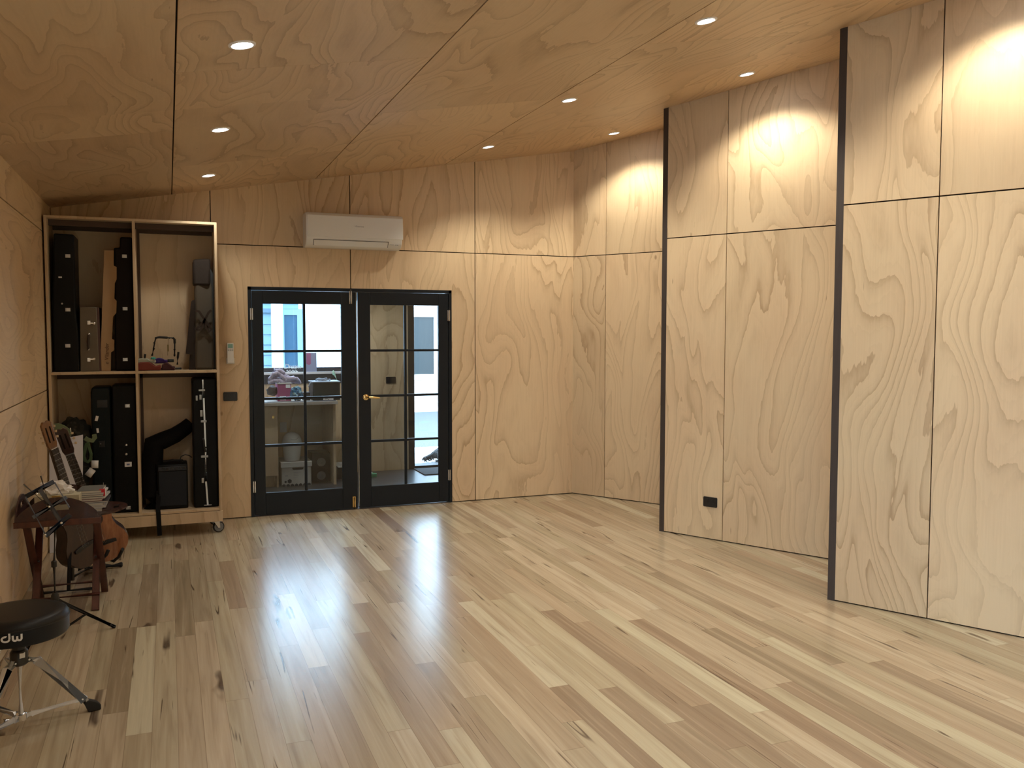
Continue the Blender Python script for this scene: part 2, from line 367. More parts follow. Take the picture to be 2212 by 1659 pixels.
# left wall (sheets laid lengthwise, grain along y)
XL=-4.669
root=struct('wall_left'); bm=NB(); uv=bm.loops.layers.uv.new('uv'); O=Vector((XL,0,0)); N=Vector((1,0,0))
for r,(z0,z1) in enumerate(((.008,1.2),(1.2,2.4),(2.4,ceil_z(XL)))):
    ys=[0]+[-(1.1 if r%2 else 2.3)-2.4*k for k in range(6)]
    for k in range(len(ys)-1):
        a,b=ys[k+1],max(ys[k],-10.5)
        if ys[k]<-10.5: continue
        a=max(a,-10.5); b=ys[k]
        za,zb_=z0+(G if r else 0),z1-(G if r<2 else 0); y0_,y1_=a+G*.25,b-G*.25; off=None
        LY0,LY1,LZ0,LZ1=-10.35,-7.15,.1,2.35   # opening for an added, unseen window that lets in daylight
        for (p0,p1,q0,q1) in ((za,zb_,max(y0_,LY1),y1_),(za,zb_,y0_,min(y1_,LY0)),(za,min(zb_,LZ0),max(y0_,LY0),min(y1_,LY1)),(max(za,LZ1),zb_,max(y0_,LY0),min(y1_,LY1))):
            if p1-p0>.001 and q1-q0>.001: off=sheet(bm,uv,O,ZV,Vector((0,1,0)),N,[(p0,q0),(p1,q0),(p1,q1),(p0,q1)],off)
obj('plywood_lining',bm,PLY,root,uv=True,smooth=20)
bm=NB(); bb(bm,XL-.12,XL-.0125,LY1,.1,0,2.75); bb(bm,XL-.12,XL-.0125,-10.6,LY0,0,2.75); bb(bm,XL-.12,XL-.0125,LY0,LY1,0,LZ0); bb(bm,XL-.12,XL-.0125,LY0,LY1,LZ1,2.75); obj('wall_backing',bm,GAP,root)
root=struct('window_added',(XL-.06,-8.85,LZ0)); bm=NB()  # unseen window, added to bring daylight in from the left
for y in (LY0+.03,(LY0+LY1)/2,LY1-.03): bb(bm,XL-.1,XL-.02,y-.03,y+.03,LZ0,LZ1)
bb(bm,XL-.1,XL-.02,LY0,LY1,LZ0,LZ0+.06); bb(bm,XL-.1,XL-.02,LY0,LY1,LZ1-.06,LZ1); obj('window_frame',bm,BLACKP,root)
bm=NB(); bb(bm,XL-.062,XL-.058,LY0,LY1,LZ0,LZ1); obj('glass_panes',bm,GLASS,root)
# ceiling
root=struct('ceiling'); bm=NB(); uv=bm.loops.layers.uv.new('uv'); sl=Vector((1,0,.17236891)); k_=sl.length; slu=sl/k_; O=Vector((0,0,3.44706628)); N=Vector((.17236891,0,-1)).normalized()
cj=[-4.80,-3.75,-2.55,-1.352,-.33,1.1]
for i in range(5):
    off0=[-.1,-1.3,-.1,-1.3,-.6][i]; ys=[0.05]+[off0-2.4*k for k in range(0,6)]
    for j in range(len(ys)-1):
        a,b=max(ys[j+1],-10.5),ys[j]
        if b-a<.02: continue
        G1=.0012
        sheet(bm,uv,O,slu,Vector((0,1,0)),N,[(cj[i]*k_+(G if i<4 else .0015),a+G1),(cj[i+1]*k_-(G if i<3 else .0015),a+G1),(cj[i+1]*k_-(G if i<3 else .0015),b-G1),(cj[i]*k_+(G if i<4 else .0015),b-G1)])
obj('plywood_lining',bm,PLYC,root,uv=True,smooth=20)
bm=NB(); vs=[Vector((x,0,ceil_z(x)+.0127)) for x in (-4.85,1.15)]; prism(bm,[vs[0]+Vector((0,.12,0)),vs[1]+Vector((0,.12,0)),vs[1]+Vector((0,.12,.1)),vs[0]+Vector((0,.12,.1))],(0,-10.75,0)); obj('ceiling_backing',bm,GAP,root)
# saw-tooth right wall
root=struct('wall_right'); bm=NB(); uv=bm.loops.layers.uv.new('uv'); bk=NB()
noses=[Vector((0,0,0)),Vector((-.034,-1.824,0)),Vector((-.042,-3.81,0)),Vector((-.05,-5.80,0)),Vector((-.05,-7.79,0)),Vector((-.05,-9.78,0))]
ua=Vector((.525,-.836,0)).normalized(); ub=Vector((.4757,-.8796,0)).normalized()
nose_dirs=[]
for i,n0 in enumerate(noses):
    u=ua if i==0 else ub; N=Vector((u.y,-u.x,0))
    if N.x>0: N=-N
    nxt=noses[i+1] if i+1<len(noses) else n0+Vector((0,-1.99,0))
    L=(nxt-n0).dot(u); e=n0+u*L; j=[.376,.52,.526,.52,.52,.52][i]
    for (s0,s1) in ((0,j),(j,L)):
        a0=s0+(G*.8 if s0 else 0); a1=s1-(G*.8 if s1<L else 0)
        sheet(bm,uv,n0,u,ZV,N,[(a0,.008),(a1,.008),(a1,2.4-G),(a0,2.4-G)])
        sheet(bm,uv,n0,u,ZV,N,[(a0,2.4+G),(a1,2.4+G),(a1,ceil_z((n0+u*a1).x)),(a0,ceil_z((n0+u*a0).x))])
    r=(nxt-e); Lr=r.length; r.normalize(); N2=Vector((-u.x,-u.y,0))*-1
    N2=u*-1
    sheet(bm,uv,e,r,ZV,N2,[(0,.008),(Lr-.02,.008),(Lr-.02,ceil_z((e+r*(Lr-.02)).x)),(0,ceil_z(e.x))])
    prism(bk,[n0-N*.0127+u*.001,e-N*.0127,e-N*.09,n0-N*.09+u*.001],(0,0,3.75))
    prism(bk,[e+u*.0127,nxt-r*.03+u*.0127,nxt-r*.03+u*.05,e+u*.05],(0,0,3.75))
    nose_dirs.append((n0,u,N))
obj('plywood_lining',bm,PLY,root,uv=True,smooth=20); obj('wall_backing',bk,GAP,root)
for k,(n0,u,N) in enumerate(nose_dirs[1:]):
    bm=NB(); a=n0-u*.045+N*.001; b=n0+N*.001; pts=[a,b,b-N*.06,a-N*.06]; zt=[ceil_z(p.x) for p in pts]
    lo=[bm.verts.new(Vector((p.x,p.y,0))) for p in pts]; hi=[bm.verts.new(Vector((p.x,p.y,z))) for p,z in zip(pts,zt)]
    bm.faces.new(lo[::-1]); bm.faces.new(hi)
    for i in range(4): bm.faces.new((lo[i],lo[(i+1)%4],hi[(i+1)%4],hi[i]))
    obj('trim_%d'%(k+1),bm,POST)['kind']='structure'
# rear wall behind the photographer
root=struct('wall_rear'); bm=NB(); uv=bm.loops.layers.uv.new('uv'); O=Vector((0,-10.5,0)); N=Vector((0,1,0))
for x0,x1 in ((-4.669,-3.445),(-3.445,-2.245),(-2.245,-1.045),(-1.045,.9)): sheet(bm,uv,O,Vector((1,0,0)),ZV,N,[(x0,0),(x1-G,0),(x1-G,ceil_z(x1)),(x0,ceil_z(x0))],th=.1)
obj('plywood_lining',bm,PLY,root,uv=True,smooth=20)

# ---------------------------------------------------------------- downlights
TRIMW=mat('white trim ring',(0.8,0.8,0.8),0.4); LENS=mat('lit lens',(1,1,1),0.5,emit=(0.93,0.96,1.0),estr=40)
def downlight(x,y,label):
    z=ceil_z(x); n=Vector((.17236891,0,-1)).normalized(); p=Vector((x,y,z))
    t=thing('downlight',p,label,'ceiling light','recessed downlights in the plywood ceiling')
    bm=NB(); lathe(bm,[(.040,.001),(.046,.006),(.056,.005),(.058,0),(.050,-.0),(.040,-.004)],p,n,32); obj('trim_ring',bm,TRIMW,t)
    bm=NB(); lathe(bm,[(0,.0),(.040,.0),(.040,.0035),(0,.0045)],p,n,32); obj('lens',bm,LENS,t)
    l=bpy.data.lights.new('lamp','SPOT'); l.energy=SPOT_W; l.spot_size=math.radians(128); l.spot_blend=.55; l.shadow_soft_size=.035; l.color=(1.0,.92,.76)
    lo=bpy.data.objects.new('lamp',l); C.objects.link(lo); lo.parent=t; lo.location=n*.03; lo.rotation_euler=n.to_track_quat('-Z','Y').to_euler()
    WL[lo]=p+n*.03
    return t
SPY=[-.80,-2.43,-4.07,-5.70,-7.33,-8.96]
names={-3.49:['smallest and farthest bright downlight of the left row, above the shelf unit','bright downlight in the middle of the left row','large glaring downlight at top left, nearest of the left row'],
       -1.20:['farthest bright downlight of the middle row, beyond the air conditioner','bright downlight halfway along the middle row on the ceiling joint','large bright downlight near the top edge, nearest of the middle row']}
base=None; LB=None
for x in (-3.49,-1.20):
    for k,y in enumerate(SPY):
        lab=names[x][k] if k<3 else 'recessed downlight in the ceiling behind the photographer'
        if base is None: base=downlight(x,y,lab); bx0,by0=x,y
        else:
            d_=dup(base,(x-bx0,y-by0,ceil_z(x)-ceil_z(bx0)),lab)
            if x>-3:
                for c_ in d_.children:
                    if c_.type=='LIGHT':
                        if LB is None: LB=c_.data.copy(); LB.energy=SPOT_W*1.12
                        c_.data=LB
for k,(x,y) in enumerate(((0.0,-.84),(0.0,-2.79),(0.0,-4.77),(0.0,-6.75),(0.0,-8.75))):
    lab=['small downlight in the farthest wall bay, close to the inside corner','downlight in the second wall bay, left of the second dark edge post'][k] if k<2 else 'recessed downlight in a wall bay beyond the right edge'
    d_=dup(base,(x-bx0,y-by0,ceil_z(x)-ceil_z(bx0)),lab)
    for c_ in d_.children:
        if c_.type=='LIGHT': c_.data=LB
[c_ for c_ in base.children if c_.type=='LIGHT'][0].data.energy=SPOT_W*.42

# ---------------------------------------------------------------- french doors
fr=struct('trim_9',(-2.2,.05,0)); bm=NB()
bb(bm,D0,D0+.030,-.006,.115,0,DZ); bb(bm,D1-.030,D1,-.006,.115,0,DZ); bb(bm,D0,D1,-.006,.115,DZ-.03,DZ); obj('door_frame',bm,BLACKP,fr,bev=.002)
bm=NB(); bb(bm,D0,D1,.0,.13,0,.006); obj('threshold',bm,POST,fr)
def leaf(nm,x0,x1,gx0,gx1,mx):
    r=struct(nm,((x0+x1)/2,.02,.012)); y0,y1=.0,.04; z0,z1=.012,DZ-.033; gz0,gz1=.207,1.893
    bm=NB(); bb(bm,x0,gx0,y0,y1,z0,z1); bb(bm,gx1,x1,y0,y1,z0,z1); bb(bm,gx0,gx1,y0,y1,z0,gz0); bb(bm,gx0,gx1,y0,y1,gz1,z1); obj('leaf_frame',bm,BLACKP,r,bev=.003)
    bm=NB(); bb(bm,mx-.011,mx+.011,y0+.004,y1-.004,gz0,gz1)
    for k in (1,2,3):
        z=gz0+(gz1-gz0)*k/4; bb(bm,gx0,gx1,y0+.0045,y1-.0045,z-.011,z+.011)
    obj('glazing_bars',bm,BLACKP,r,bev=.003)
    bm=NB(); bb(bm,gx0,gx1,.018,.022,gz0,gz1); obj('glass_panes',bm,GLASS,r)
    return r
dl=leaf('door_1',-3.117,-2.199,-3.022,-2.335,-2.665)
dr=leaf('door_2',-2.183,-1.316,-2.068,-1.412,-1.735)
def hinge(x,z,m,par):
    bm=NB(); bb(bm,x-.012,x+.012,-.010,.0,z-.05,z+.05); tube(bm,[(x,-.012,z-.052),(x,-.012,z+.052)],.006,8); obj('hinge',bm,m,par)
for z in (1.80,.27): hinge(D0+.030,z,STEEL,dl); hinge(D1-.030,z,STEEL,dr)
bm=NB(); bb(bm,-2.262,-2.238,-.016,0,1.90,2.015); tube(bm,[(-2.25,-.02,1.90),(-2.25,-.02,2.03)],.006,8); obj('barrel_bolt',bm,STEEL,dl)
bm=NB(); bb(bm,-2.250,-2.222,-.016,0,.025,.125); tube(bm,[(-2.236,-.02,.008),(-2.236,-.02,.12)],.006,8); obj('barrel_bolt',bm,BRASS,dl)['label']='brass barrel bolt at the foot of the leaf'
bm=NB(); bb(bm,-2.187,-2.183,-.004,.03,.03,1.93); obj('edge_strip',bm,STEEL,dr)
hp=at(790,858,0); bm=NB(); lathe(bm,[(0,0),(.027,0),(.027,.006),(.020,.010),(.011,.012),(.010,.045),(0,.046)],(hp.x,0,hp.z),(0,-1,0),28)
tube(bm,[(hp.x,-.042,hp.z),(hp.x+.02,-.05,hp.z+.002),(hp.x+.06,-.052,hp.z),(hp.x+.10,-.048,hp.z-.006),(hp.x+.122,-.04,hp.z-.008)],[.012,.012,.011,.010,.007],12); obj('lever_handle',bm,BRASS,dr)['label']='polished brass lever handle'

# ---------------------------------------------------------------- wall fittings
ac=thing('air_conditioner',(-2.24,-.1,2.385),'white wall mounted split air conditioner above the black double doors','air conditioner')
bm=NB(); X0,X1=-2.668,-1.812
prof=[(0,2.392),(0,2.688),(-.14,2.690),(-.180,2.682),(-.203,2.660),(-.208,2.56),(-.206,2.475),(-.196,2.445),(-.165,2.405),(-.10,2.388)]
prism(bm,[(X0,y-.0005,z) for y,z in prof],(X1-X0,0,0)); obj('body',bm,WHITEP,ac,bev=.008)
bm=NB(); pf=[(-.14,2.694),(-.182,2.686),(-.208,2.662),(-.214,2.56),(-.211,2.478),(-.205,2.474),(-.20,2.56),(-.196,2.655),(-.175,2.676),(-.14,2.684)]
prism(bm,[(X0+.012,y,z) for y,z in pf],(X1-X0-.006,0,0)); obj('front_panel',bm,WHITEP,ac,bev=.003)
bm=NB(); dz=Vector((0,-.040,.066)); L0=Vector((X0+.07,-.1665,2.4065)); pr_=[L0,L0+dz*.52]; n_=Vector((0,-.004,-.003))
prism(bm,[L0+n_,L0+dz*.55+n_,L0+dz*.55-n_,L0-n_],(X1-X0-.20,0,0)); obj('outlet_flap',bm,WHITEP,ac,bev=.001)
bm=NB(); DK=mat('dark slot',(0.03,0.03,0.03),.6)
bb(bm,X0+.066,X1-.126,-.2045,-.196,2.449,2.453); prism(bm,[(X0+.062,-.168,2.404),(X0+.062,-.203,2.452),(X0+.062,-.199,2.453),(X0+.062,-.164,2.405)],(.004,0,0)); prism(bm,[(X1-.13,-.168,2.404),(X1-.13,-.203,2.452),(X1-.13,-.199,2.453),(X1-.13,-.164,2.405)],(.004,0,0)); obj('outlet_slot',bm,DK,ac)
GREYT=mat('grey print',(0.32,0.33,0.34),.5)
text('logo','Hisense',.026,(-2.205,-.2152,2.578),(1,0,0),(0,0,1),GREYT,ac,.0004)
bm=NB(); bb(bm,-1.925,-1.885,-.187,-.183,2.428,2.432); bb(bm,-1.875,-1.862,-.187,-.182,2.426,2.434); bb(bm,-1.858,-1.846,-.187,-.182,2.426,2.434); obj('indicator_marks',bm,GREYT,ac)

rm=thing('remote_control',(-3.303,-.012,1.37),'white remote control with green display clipped to the wall left of the doors','remote control')
bm=NB(); bb(bm,-3.331,-3.276,-.028,-.006,1.372,1.548); obj('body',bm,WHITEP,rm,bev=.004)
bm=NB(); bb(bm,-3.337,-3.270,-.016,0,1.366,1.415); obj('wall_holder',bm,WHITEP,rm,bev=.003)
bm=NB(); bb(bm,-3.324,-3.283,-.0292,-.027,1.503,1.538); obj('display',bm,mat('lcd green',(0.22,0.42,0.36),.2),rm)
bm=NB()
for i in range(3):
    for j in range(2): bb(bm,-3.325+.016*i,-3.313+.016*i,-.0295,-.027,1.478+.012*j,1.485+.012*j)
obj('buttons',bm,GREYT,rm)
def plate(name,label,O,U,N,w,h,cat,gangs=2,outlet=False):
    O=Vector(O);U=Vector(U);N=Vector(N); t=thing(name,O,label,cat); bm=NB(); c=.006
    pts=[(-w/2+c,-h/2),(w/2-c,-h/2),(w/2,-h/2+c),(w/2,h/2-c),(w/2-c,h/2),(-w/2+c,h/2),(-w/2,h/2-c),(-w/2,-h/2+c)]
    prism(bm,[O+U*a+ZV*b for a,b in pts],N*.009); obj('face_plate',bm,PLASTICB,t,bev=.002)
    for g in range(gangs):
        bm=NB(); cx=(g-(gangs-1)/2)*.045; q=[O+U*(cx+a)+ZV*(b+.012)+N*.009 for a,b in ((-.007,-.011),(.007,-.011),(.007,.011),(-.007,.011))]
        prism(bm,q,N*.003); obj('rocker_switch',bm,PLASTICB,t)
        if outlet:
            bm=NB()
            for a,b,s in ((-.008,-.004,.5),(.008,-.004,-.5),(0,-.018,0)):
                U2=(U*math.cos(s)+ZV*math.sin(s)); V2=(ZV*math.cos(s)-U*math.sin(s)); c0=O+U*(cx+a)+ZV*(b-.006)+N*.0085
                prism(bm,[c0+U2*i+V2*j for i,j in ((-.0012,-.004),(.0012,-.004),(.0012,.004),(-.0012,.004))],N*.001)
            obj('socket_slots',bm,DK,t)
plate('light_switch','black switch plate on the plywood between shelf unit and doors',(-3.309,0,1.08),(1,0,0),(0,-1,0),.118,.078,'switch',3)
n0,u,N=nose_dirs[1]; plate('power_outlet','black double power point low on the second wall bay',n0+u*.416+Vector((0,0,.301)),u,N,.120,.080,'power outlet',2,True)

# ---------------------------------------------------------------- rolling shelf unit
YF,YB=-.55,-.15
sh=thing('storage_shelf',(-4.05,-.35,0),'tall plywood shelf unit on castors, two by two compartments full of instrument cases','shelf')
SX0,SX1,SZ0,SZ1=-4.655,-3.424,.115,2.518; T=.020; DX=-4.038; SM=1.325
PLYE=wood('ply edge',(0.55,0.40,0.25),(0.40,0.27,0.16),(60,60,6),.6)
bm=NB(); bb(bm,SX0,SX0+T,YF,YB,SZ0,SZ1); bb(bm,SX1-T,SX1,YF,YB,SZ0,SZ1); bb(bm,SX0+T,SX1-T,YF,YB,SZ1-T,SZ1); bb(bm,SX0+T,SX1-T,YF,YB,.19,.19+T)
obj('case',bm,PLYB,sh,bev=.0015)
bm=NB(); bb(bm,DX-.010,DX+.010,YF,YB,.19+T,SZ1-T); obj('divider',bm,PLYB,sh,bev=.0015)
bm=NB(); bb(bm,SX0+T,DX-.010,YF,YB,SM-.010,SM+.010); obj('shelf_board',bm,PLYB,sh,bev=.0015)
bm=NB(); bb(bm,DX+.010,SX1-T,YF,YB,SM-.010,SM+.010); obj('shelf_board',bm,PLYB,sh,bev=.0015)
bm=NB(); bb(bm,SX0+T,SX1-T,YB-.004,YB+.006,SZ0,SZ1-T); obj('back_panel',bm,PLYB,sh)
bm=NB(); bb(bm,SX0-.004,SX1+.004,YF-.004,YF+.016,.100,.186); obj('base_fascia',bm,PLYB,sh,bev=.0015)
bm=NB(); bb(bm,SX0,SX1,YF+.016,YB,.100,.115); obj('base_board',bm,PLYB,sh)
DKB=mat('dark brown stained strip',(0.06,0.035,0.022),.6)
bm=NB()
for x0,x1 in ((SX0+T,DX-.010),(DX+.010,SX1-T)):
    bb(bm,x0,x1,YF+.10,YF+.14,SZ1-T-.045,SZ1-T); bb(bm,x0,x1,YB-.03,YB-.004,SZ1-T-.05,SZ1-T); bb(bm,x0,x1,YB-.03,YB-.004,SM-.06,SM-.010)
    bb(bm,x0,x0+.022,YB-.03,YB-.004,.21,SZ1-T-.05) if x0>-4.3 else None
obj('inner_battens',bm,DKB,sh)
GREYR=mat('grey castor rubber',(0.16,0.17,0.18),.4)
def caster(x,y,rot):
    c=bpy.data.objects.new('castor',None); C.objects.link(c); c.parent=sh; p=Vector((x,y,.0)); WL[c]=p; c.location=p-WL[sh]
    ax=Vector((math.sin(rot),-math.cos(rot),0)); sd=Vector((math.cos(rot),math.sin(rot),0)); wc=p+Vector((0,0,.046))+sd*.018
    bm=NB(); lathe(bm,[(.036,-.013),(.044,-.012),(.046,-.006),(.046,.006),(.044,.012),(.036,.013)],wc,ax,28); obj('tyre',bm,RUBBER,c)
    bm=NB(); lathe(bm,[(0,-.018),(.012,-.018),(.014,-.0155),(.0365,-.0145),(.0365,.0145),(.014,.0155),(.012,.018),(0,.018)],wc,ax,28); obj('wheel',bm,GREYR,c)
    bm=NB()
    for s in (-1,1):
        q=wc+ax*(.018*s); prism(bm,[q+ax*(.002*s)+Vector((0,0,-.006))-sd*.007,q+ax*(.002*s)+Vector((0,0,-.006))+sd*.007,p+ax*(.018*s)+Vector((0,0,.092))+sd*.022,p+ax*(.018*s)+Vector((0,0,.092))-sd*.022],ax*.0025*s)
    box(bm,p+Vector((0,0,.0935)),(.05,.05,.005)); box(bm,p+Vector((0,0,.098)),(.09,.08,.004)); tube(bm,[wc-ax*.022,wc+ax*.022],.004,8); obj('fork',bm,STEEL,c)
caster(SX1-.045,-.50,.25); caster(SX0+.17,-.50,1.0); caster(SX1-.06,-.20,.4); caster(SX0+.07,-.20,.8)

# ---------------------------------------------------------------- instrument cases
def latch(par,p,m=STEEL,w=.035,h=.026,Nrm=Vector((0,-1,0))):
    p=Vector(p); bm=NB(); box(bm,p+Vector((0,-.002,0)),(w,.004,h)); box(bm,p+Vector((w*.12,-.006,0)),(w*.62,.006,h*.66)); tube(bm,[p+Vector((-w*.35,-.006,-h*.4)),p+Vector((-w*.35,-.006,h*.4))],.003,8)
    obj('latch',bm,m,par,bev=.001)
def case(name,label,outline,y0,y1,m,latches=(),cat='instrument case',seam=True):
    """outline: (x,z) polygon of the narrow side that faces the room"""
    cx=sum(p[0] for p in outline)/len(outline); zb=min(p[1] for p in outline); t=thing(name,(cx,(y0+y1)/2,zb),label,cat)
    bm=NB(); prism(bm,[(x,y0,z) for x,z in outline],(0,y1-y0,0)); obj('shell',bm,m,t,bev=.012)
    for q in latches: latch(t,(q[0],y0,q[1]),*(q[2:] if len(q)>2 else ()))
    return t
def bp(u,v,y): p=at(u,v,y); return (p.x,p.z)
YC=-.50; UZ=SM+.0105; LZ=.2105
# upper left compartment
def ol(pts,y,zb):
    r=[bp(u,v,y) for u,v in pts]; m=min(z for x,z in r); return [(x,(zb if z<m+.035 else z)) for x,z in r]
a_=at(172,672,YC+.02).x-.012; o1=[(-4.619,UZ),(a_,UZ),(a_,1.62),(at(163,650,YC).x,1.80),(at(160,510,YC).x,2.385),(-4.596,2.390),(-4.606,2.10),(-4.619,1.85)]
c1=case('guitar_case','black hard guitar case standing at far left of the upper left compartment',o1,YC,-.17,CASEB,[bp(146.5,v_,YC) for v_ in (553,669,747)])
bm=NB(); p=at(130,599,YC); bb(bm,p.x-.012,p.x+.012,YC-.003,YC+.001,p.z-.006,p.z+.006); lathe(bm,[(0,0),(.007,0),(.006,.006),(0,.008)],at(134,656,YC),(0,-1,0),12); objs('badge',bm,STEEL,c1)
BEIGE=mat('grey brown vinyl',(0.125,0.10,0.068),.6,bump=.2,nscale=250)
a=at(172,672,YC+.02).x; b=at(209,672,YC+.02).x
o2=[(a-.008,UZ),(b+.006,UZ),(b,1.835),(a,1.835)]; c2=thing('small_instrument_case',((a+b)/2,-.3,UZ),'small grey brown case with handle and two nickel clasps, standing beside the tall black case','instrument case')
bm=NB(); prism(bm,[(x,YC+.02,z) for x,z in o2],(0,.28,0)); obj('shell',bm,BEIGE,c2,bev=.006)
bm=NB(); prism(bm,[(b,YC+.025,UZ+.004),(b+.022,YC+.03,UZ+.004),(b+.016,YC+.03,1.83),(b,YC+.025,1.83)],(0,.26,0)); obj('side_edge',bm,mat('dark red brown edge',(0.05,0.018,0.014),.5),c2)
for v in (697,777):
    p=at(194,v,YC+.02); bm=NB(); s=1 if v>700 else -1
    box(bm,p+Vector((-.006,-.003,0)),(.022,.006,.030)); box(bm,p+Vector((.012,-.006,.004*s)),(.030,.008,.011)); lathe(bm,[(.009,0),(.010,.004),(.006,.008),(0,.009)],p+Vector((.030,-.001,.006*s)),(0,-1,0),14); obj('clasp',bm,CHROME,c2,bev=.001)
h0=at(192,722,YC+.02); h1=at(191,754,YC+.02); bm=NB(); tube(bm,[h0,h0+Vector((0,-.022,-.008)),(h0+h1)/2+Vector((-.002,-.034,0)),h1+Vector((0,-.022,.008)),h1],[.006,.008,.010,.008,.006],10); obj('handle',bm,mat('dark leather',(0.03,0.016,0.010),.45),c2)
bm=NB()
for q in (h0,h1): lathe(bm,[(.010,0),(.010,.004),(.004,.010),(0,.010)],q,(0,-1,0),12)
objs('handle_mount',bm,CHROME,c2)
# long cardboard box, right edge cut into tabs
yb=YC+.03; R=lambda u,v: bp(u,v,yb)
xl0=R(216,795)[0]; xl1=R(225,540)[0]
def lerp(a,b,t): return a+(b-a)*t
L_=lambda z: lerp(xl0,xl1,(z-UZ)/(2.16-UZ))
edge=[(239,795),(239,762),(246,757),(247,735),(242,732),(244,685),(251,676),(252,650),(247,645),(248,612),(252,603),(252,577),(245,573),(246,541)]
pts=[(xl0,UZ)]+[(R(*e)[0],max(UZ,R(*e)[1])) for e in edge]+[(xl1,R(225,541)[1])]; pts[1]=(pts[1][0],UZ)
cb=thing('cardboard_box',(xl0+.05,-.3,UZ),'tall narrow brown cardboard box with printed name, leaning beside the black case','box')
bm=NB(); prism(bm,[(x,yb,z) for x,z in pts],(0,.004,0)); xr_=R(246,620)[0]; prism(bm,[(x,yb+.003,z) for x,z in ((xl0+.002,UZ),(R(238,790)[0],UZ),(R(244,560)[0],2.14),(xl1+.002,2.14))],(0,.16,0)); obj('carton',bm,CARD,cb)
text('printed_name','e Vilander',.040,(xl0+.052,yb-.0006,UZ+.135),(0.03,0,1),(-1,0,.03),mat('brown print',(0.07,0.035,0.02),.7),cb,.0005,shear=.25)
# dark case right with step
o3=[]
for u,v in ((243,797),(287,797),(287,518),(258,518),(257,541),(247,543),(246,575),(252,580),(252,600),(246,604),(246,650),(250,655),(247,700),(245,760)):
    o3.append(bp(u,v,YC+.05))
x3=[bp(u,700,YC+.05)[0] for u in (250,288)]
o3=[(x3[0]-.012,UZ),(DX-.0115,UZ),(DX-.0115,2.385),(DX-.10,2.385),(DX-.105,2.30),(x3[0]+.0,2.30)]
c3=case('guitar_case','dark brown hard guitar case leaning on the divider in the upper left compartment',o3,YC+.05,-.17,CASEBR,[(x3[0]+.075,2.235),(x3[0]+.07,1.825),(x3[0]+.062,1.425)])
# upper right: soft bag with crossed straps
GREYC=mat('grey beige canvas',(0.085,0.072,0.054),.85,bump=.4,nscale=30); BRC=mat('dark brown canvas',(0.022,0.014,0.010),.85,bump=.4,nscale=30); STR=mat('brown webbing strap',(0.035,0.022,0.016),.8)
gx=lambda u,v=700: bp(u,v,YC+.08)[0]
gb=thing('soft_instrument_bag',(gx(440),-.3,UZ),'tall grey canvas instrument bag with crossed brown straps, standing in the upper right compartment','bag')
bm=NB(); XR=SX1-T-.002
prism(bm,[(gx(421,795),YC+.08,UZ),(min(gx(463,795),XR-.003),YC+.08,UZ),(gx(458,620),YC+.11,2.0),(gx(449,560),YC+.15,2.21),(gx(424,560),YC+.15,2.21),(gx(421,620),YC+.11,2.0)],(0,.20,0)); obj('body',bm,GREYC,gb,bev=.02)
bm=NB(); prism(bm,[(gx(417,612),YC+.105,2.02),(gx(455,612),YC+.105,2.02),(gx(455,556),YC+.14,2.245),(gx(417,560),YC+.14,2.235)],(0,.18,0)); obj('top_flap',bm,BRC,gb,bev=.02)
bm=NB(); prism(bm,[(gx(460,795),YC+.10,UZ),(XR,YC+.10,UZ),(XR,YC+.14,2.12),(gx(450,570),YC+.15,2.20)],(0,.16,0)); obj('side_flap',bm,mat('dark grey nylon',(0.022,0.024,0.026),.6,bump=.3,nscale=20),gb,bev=.01)
bm=NB(); prism(bm,[(gx(409,795),YC+.10,UZ),(gx(423,795),YC+.10,UZ),(gx(421,640),YC+.11,1.9),(gx(416,640),YC+.11,1.9)],(0,.14,0)); prism(bm,[(gx(401,757),YC+.09,UZ+.13),(gx(416,757),YC+.09,UZ+.12),(gx(420,645),YC+.10,1.9),(gx(413,648),YC+.10,1.89)],(0,.02,0)); objs('front_strap',bm,BRC,gb)
bm=NB(); yy=YC+.072
def PL(u,v): q=at(u,v,yy); return (q.x,q.z)
fnP=lambda a,b,d: Vector((a,yy-d,b))
for pth in ([(422,671),(430,673),(438,685),(447,697),(457,712),(452,717),(445,708),(442,695)],[(456,670),(450,676),(443,690),(432,704),(422,712)],[(424,713),(433,713),(439,704),(441,692)]):
    ribbon(bm,[PL(*q) for q in pth],.018,fnP,.006)
objs('crossed_strap',bm,STR,gb)
# folding footrest frame and cloths in the upper right
ft=thing('folding_frame',(at(350,790,-.38).x,-.32,UZ),'black tubular folding frame with foam grips standing behind folded cloths','frame')
bm=NB(); yq=-.32; A=lambda u,v,y=yq: at(u,v,y)
pth=[A(328,769),A(331,757),A(334,740),A(337,729),A(344,728.5),A(372,730),A(377,733),A(377.5,745),A(377,770)]; tube(bm,pth,.0055,10); obj('tube_frame',bm,BLACKP,ft)
for seg in ([A(328.5,768),A(332.5,752)],[A(333,742),A(336.5,730),A(344,728.5),A(362,729.5)],[A(365,730),A(374,730.2),A(377,733),A(377.5,742)],[A(377,754),A(377,768)]):
    bm=NB(); tube(bm,seg,.0095,12); obj('foam_grip',bm,RUBBER,ft)
bm=NB(); z0=UZ+.004; q=A(313,770); tube(bm,[q+Vector((0,0,-.06)),q,q+Vector((.003,0,.02))],.009,10); q=A(384,772); tube(bm,[q+Vector((-.004,0,-.06)),q,q+Vector((.006,0,.045))],.009,10)
p0,p1=A(313,790),A(392,793); bb(bm,p0.x,p1.x,yq-.02,yq+.03,UZ+.001,UZ+.016); bb(bm,A(362,790).x,A(376,790).x,yq-.01,yq+.02,UZ+.06,UZ+.085); obj('base',bm,PLASTICB,ft,bev=.003)
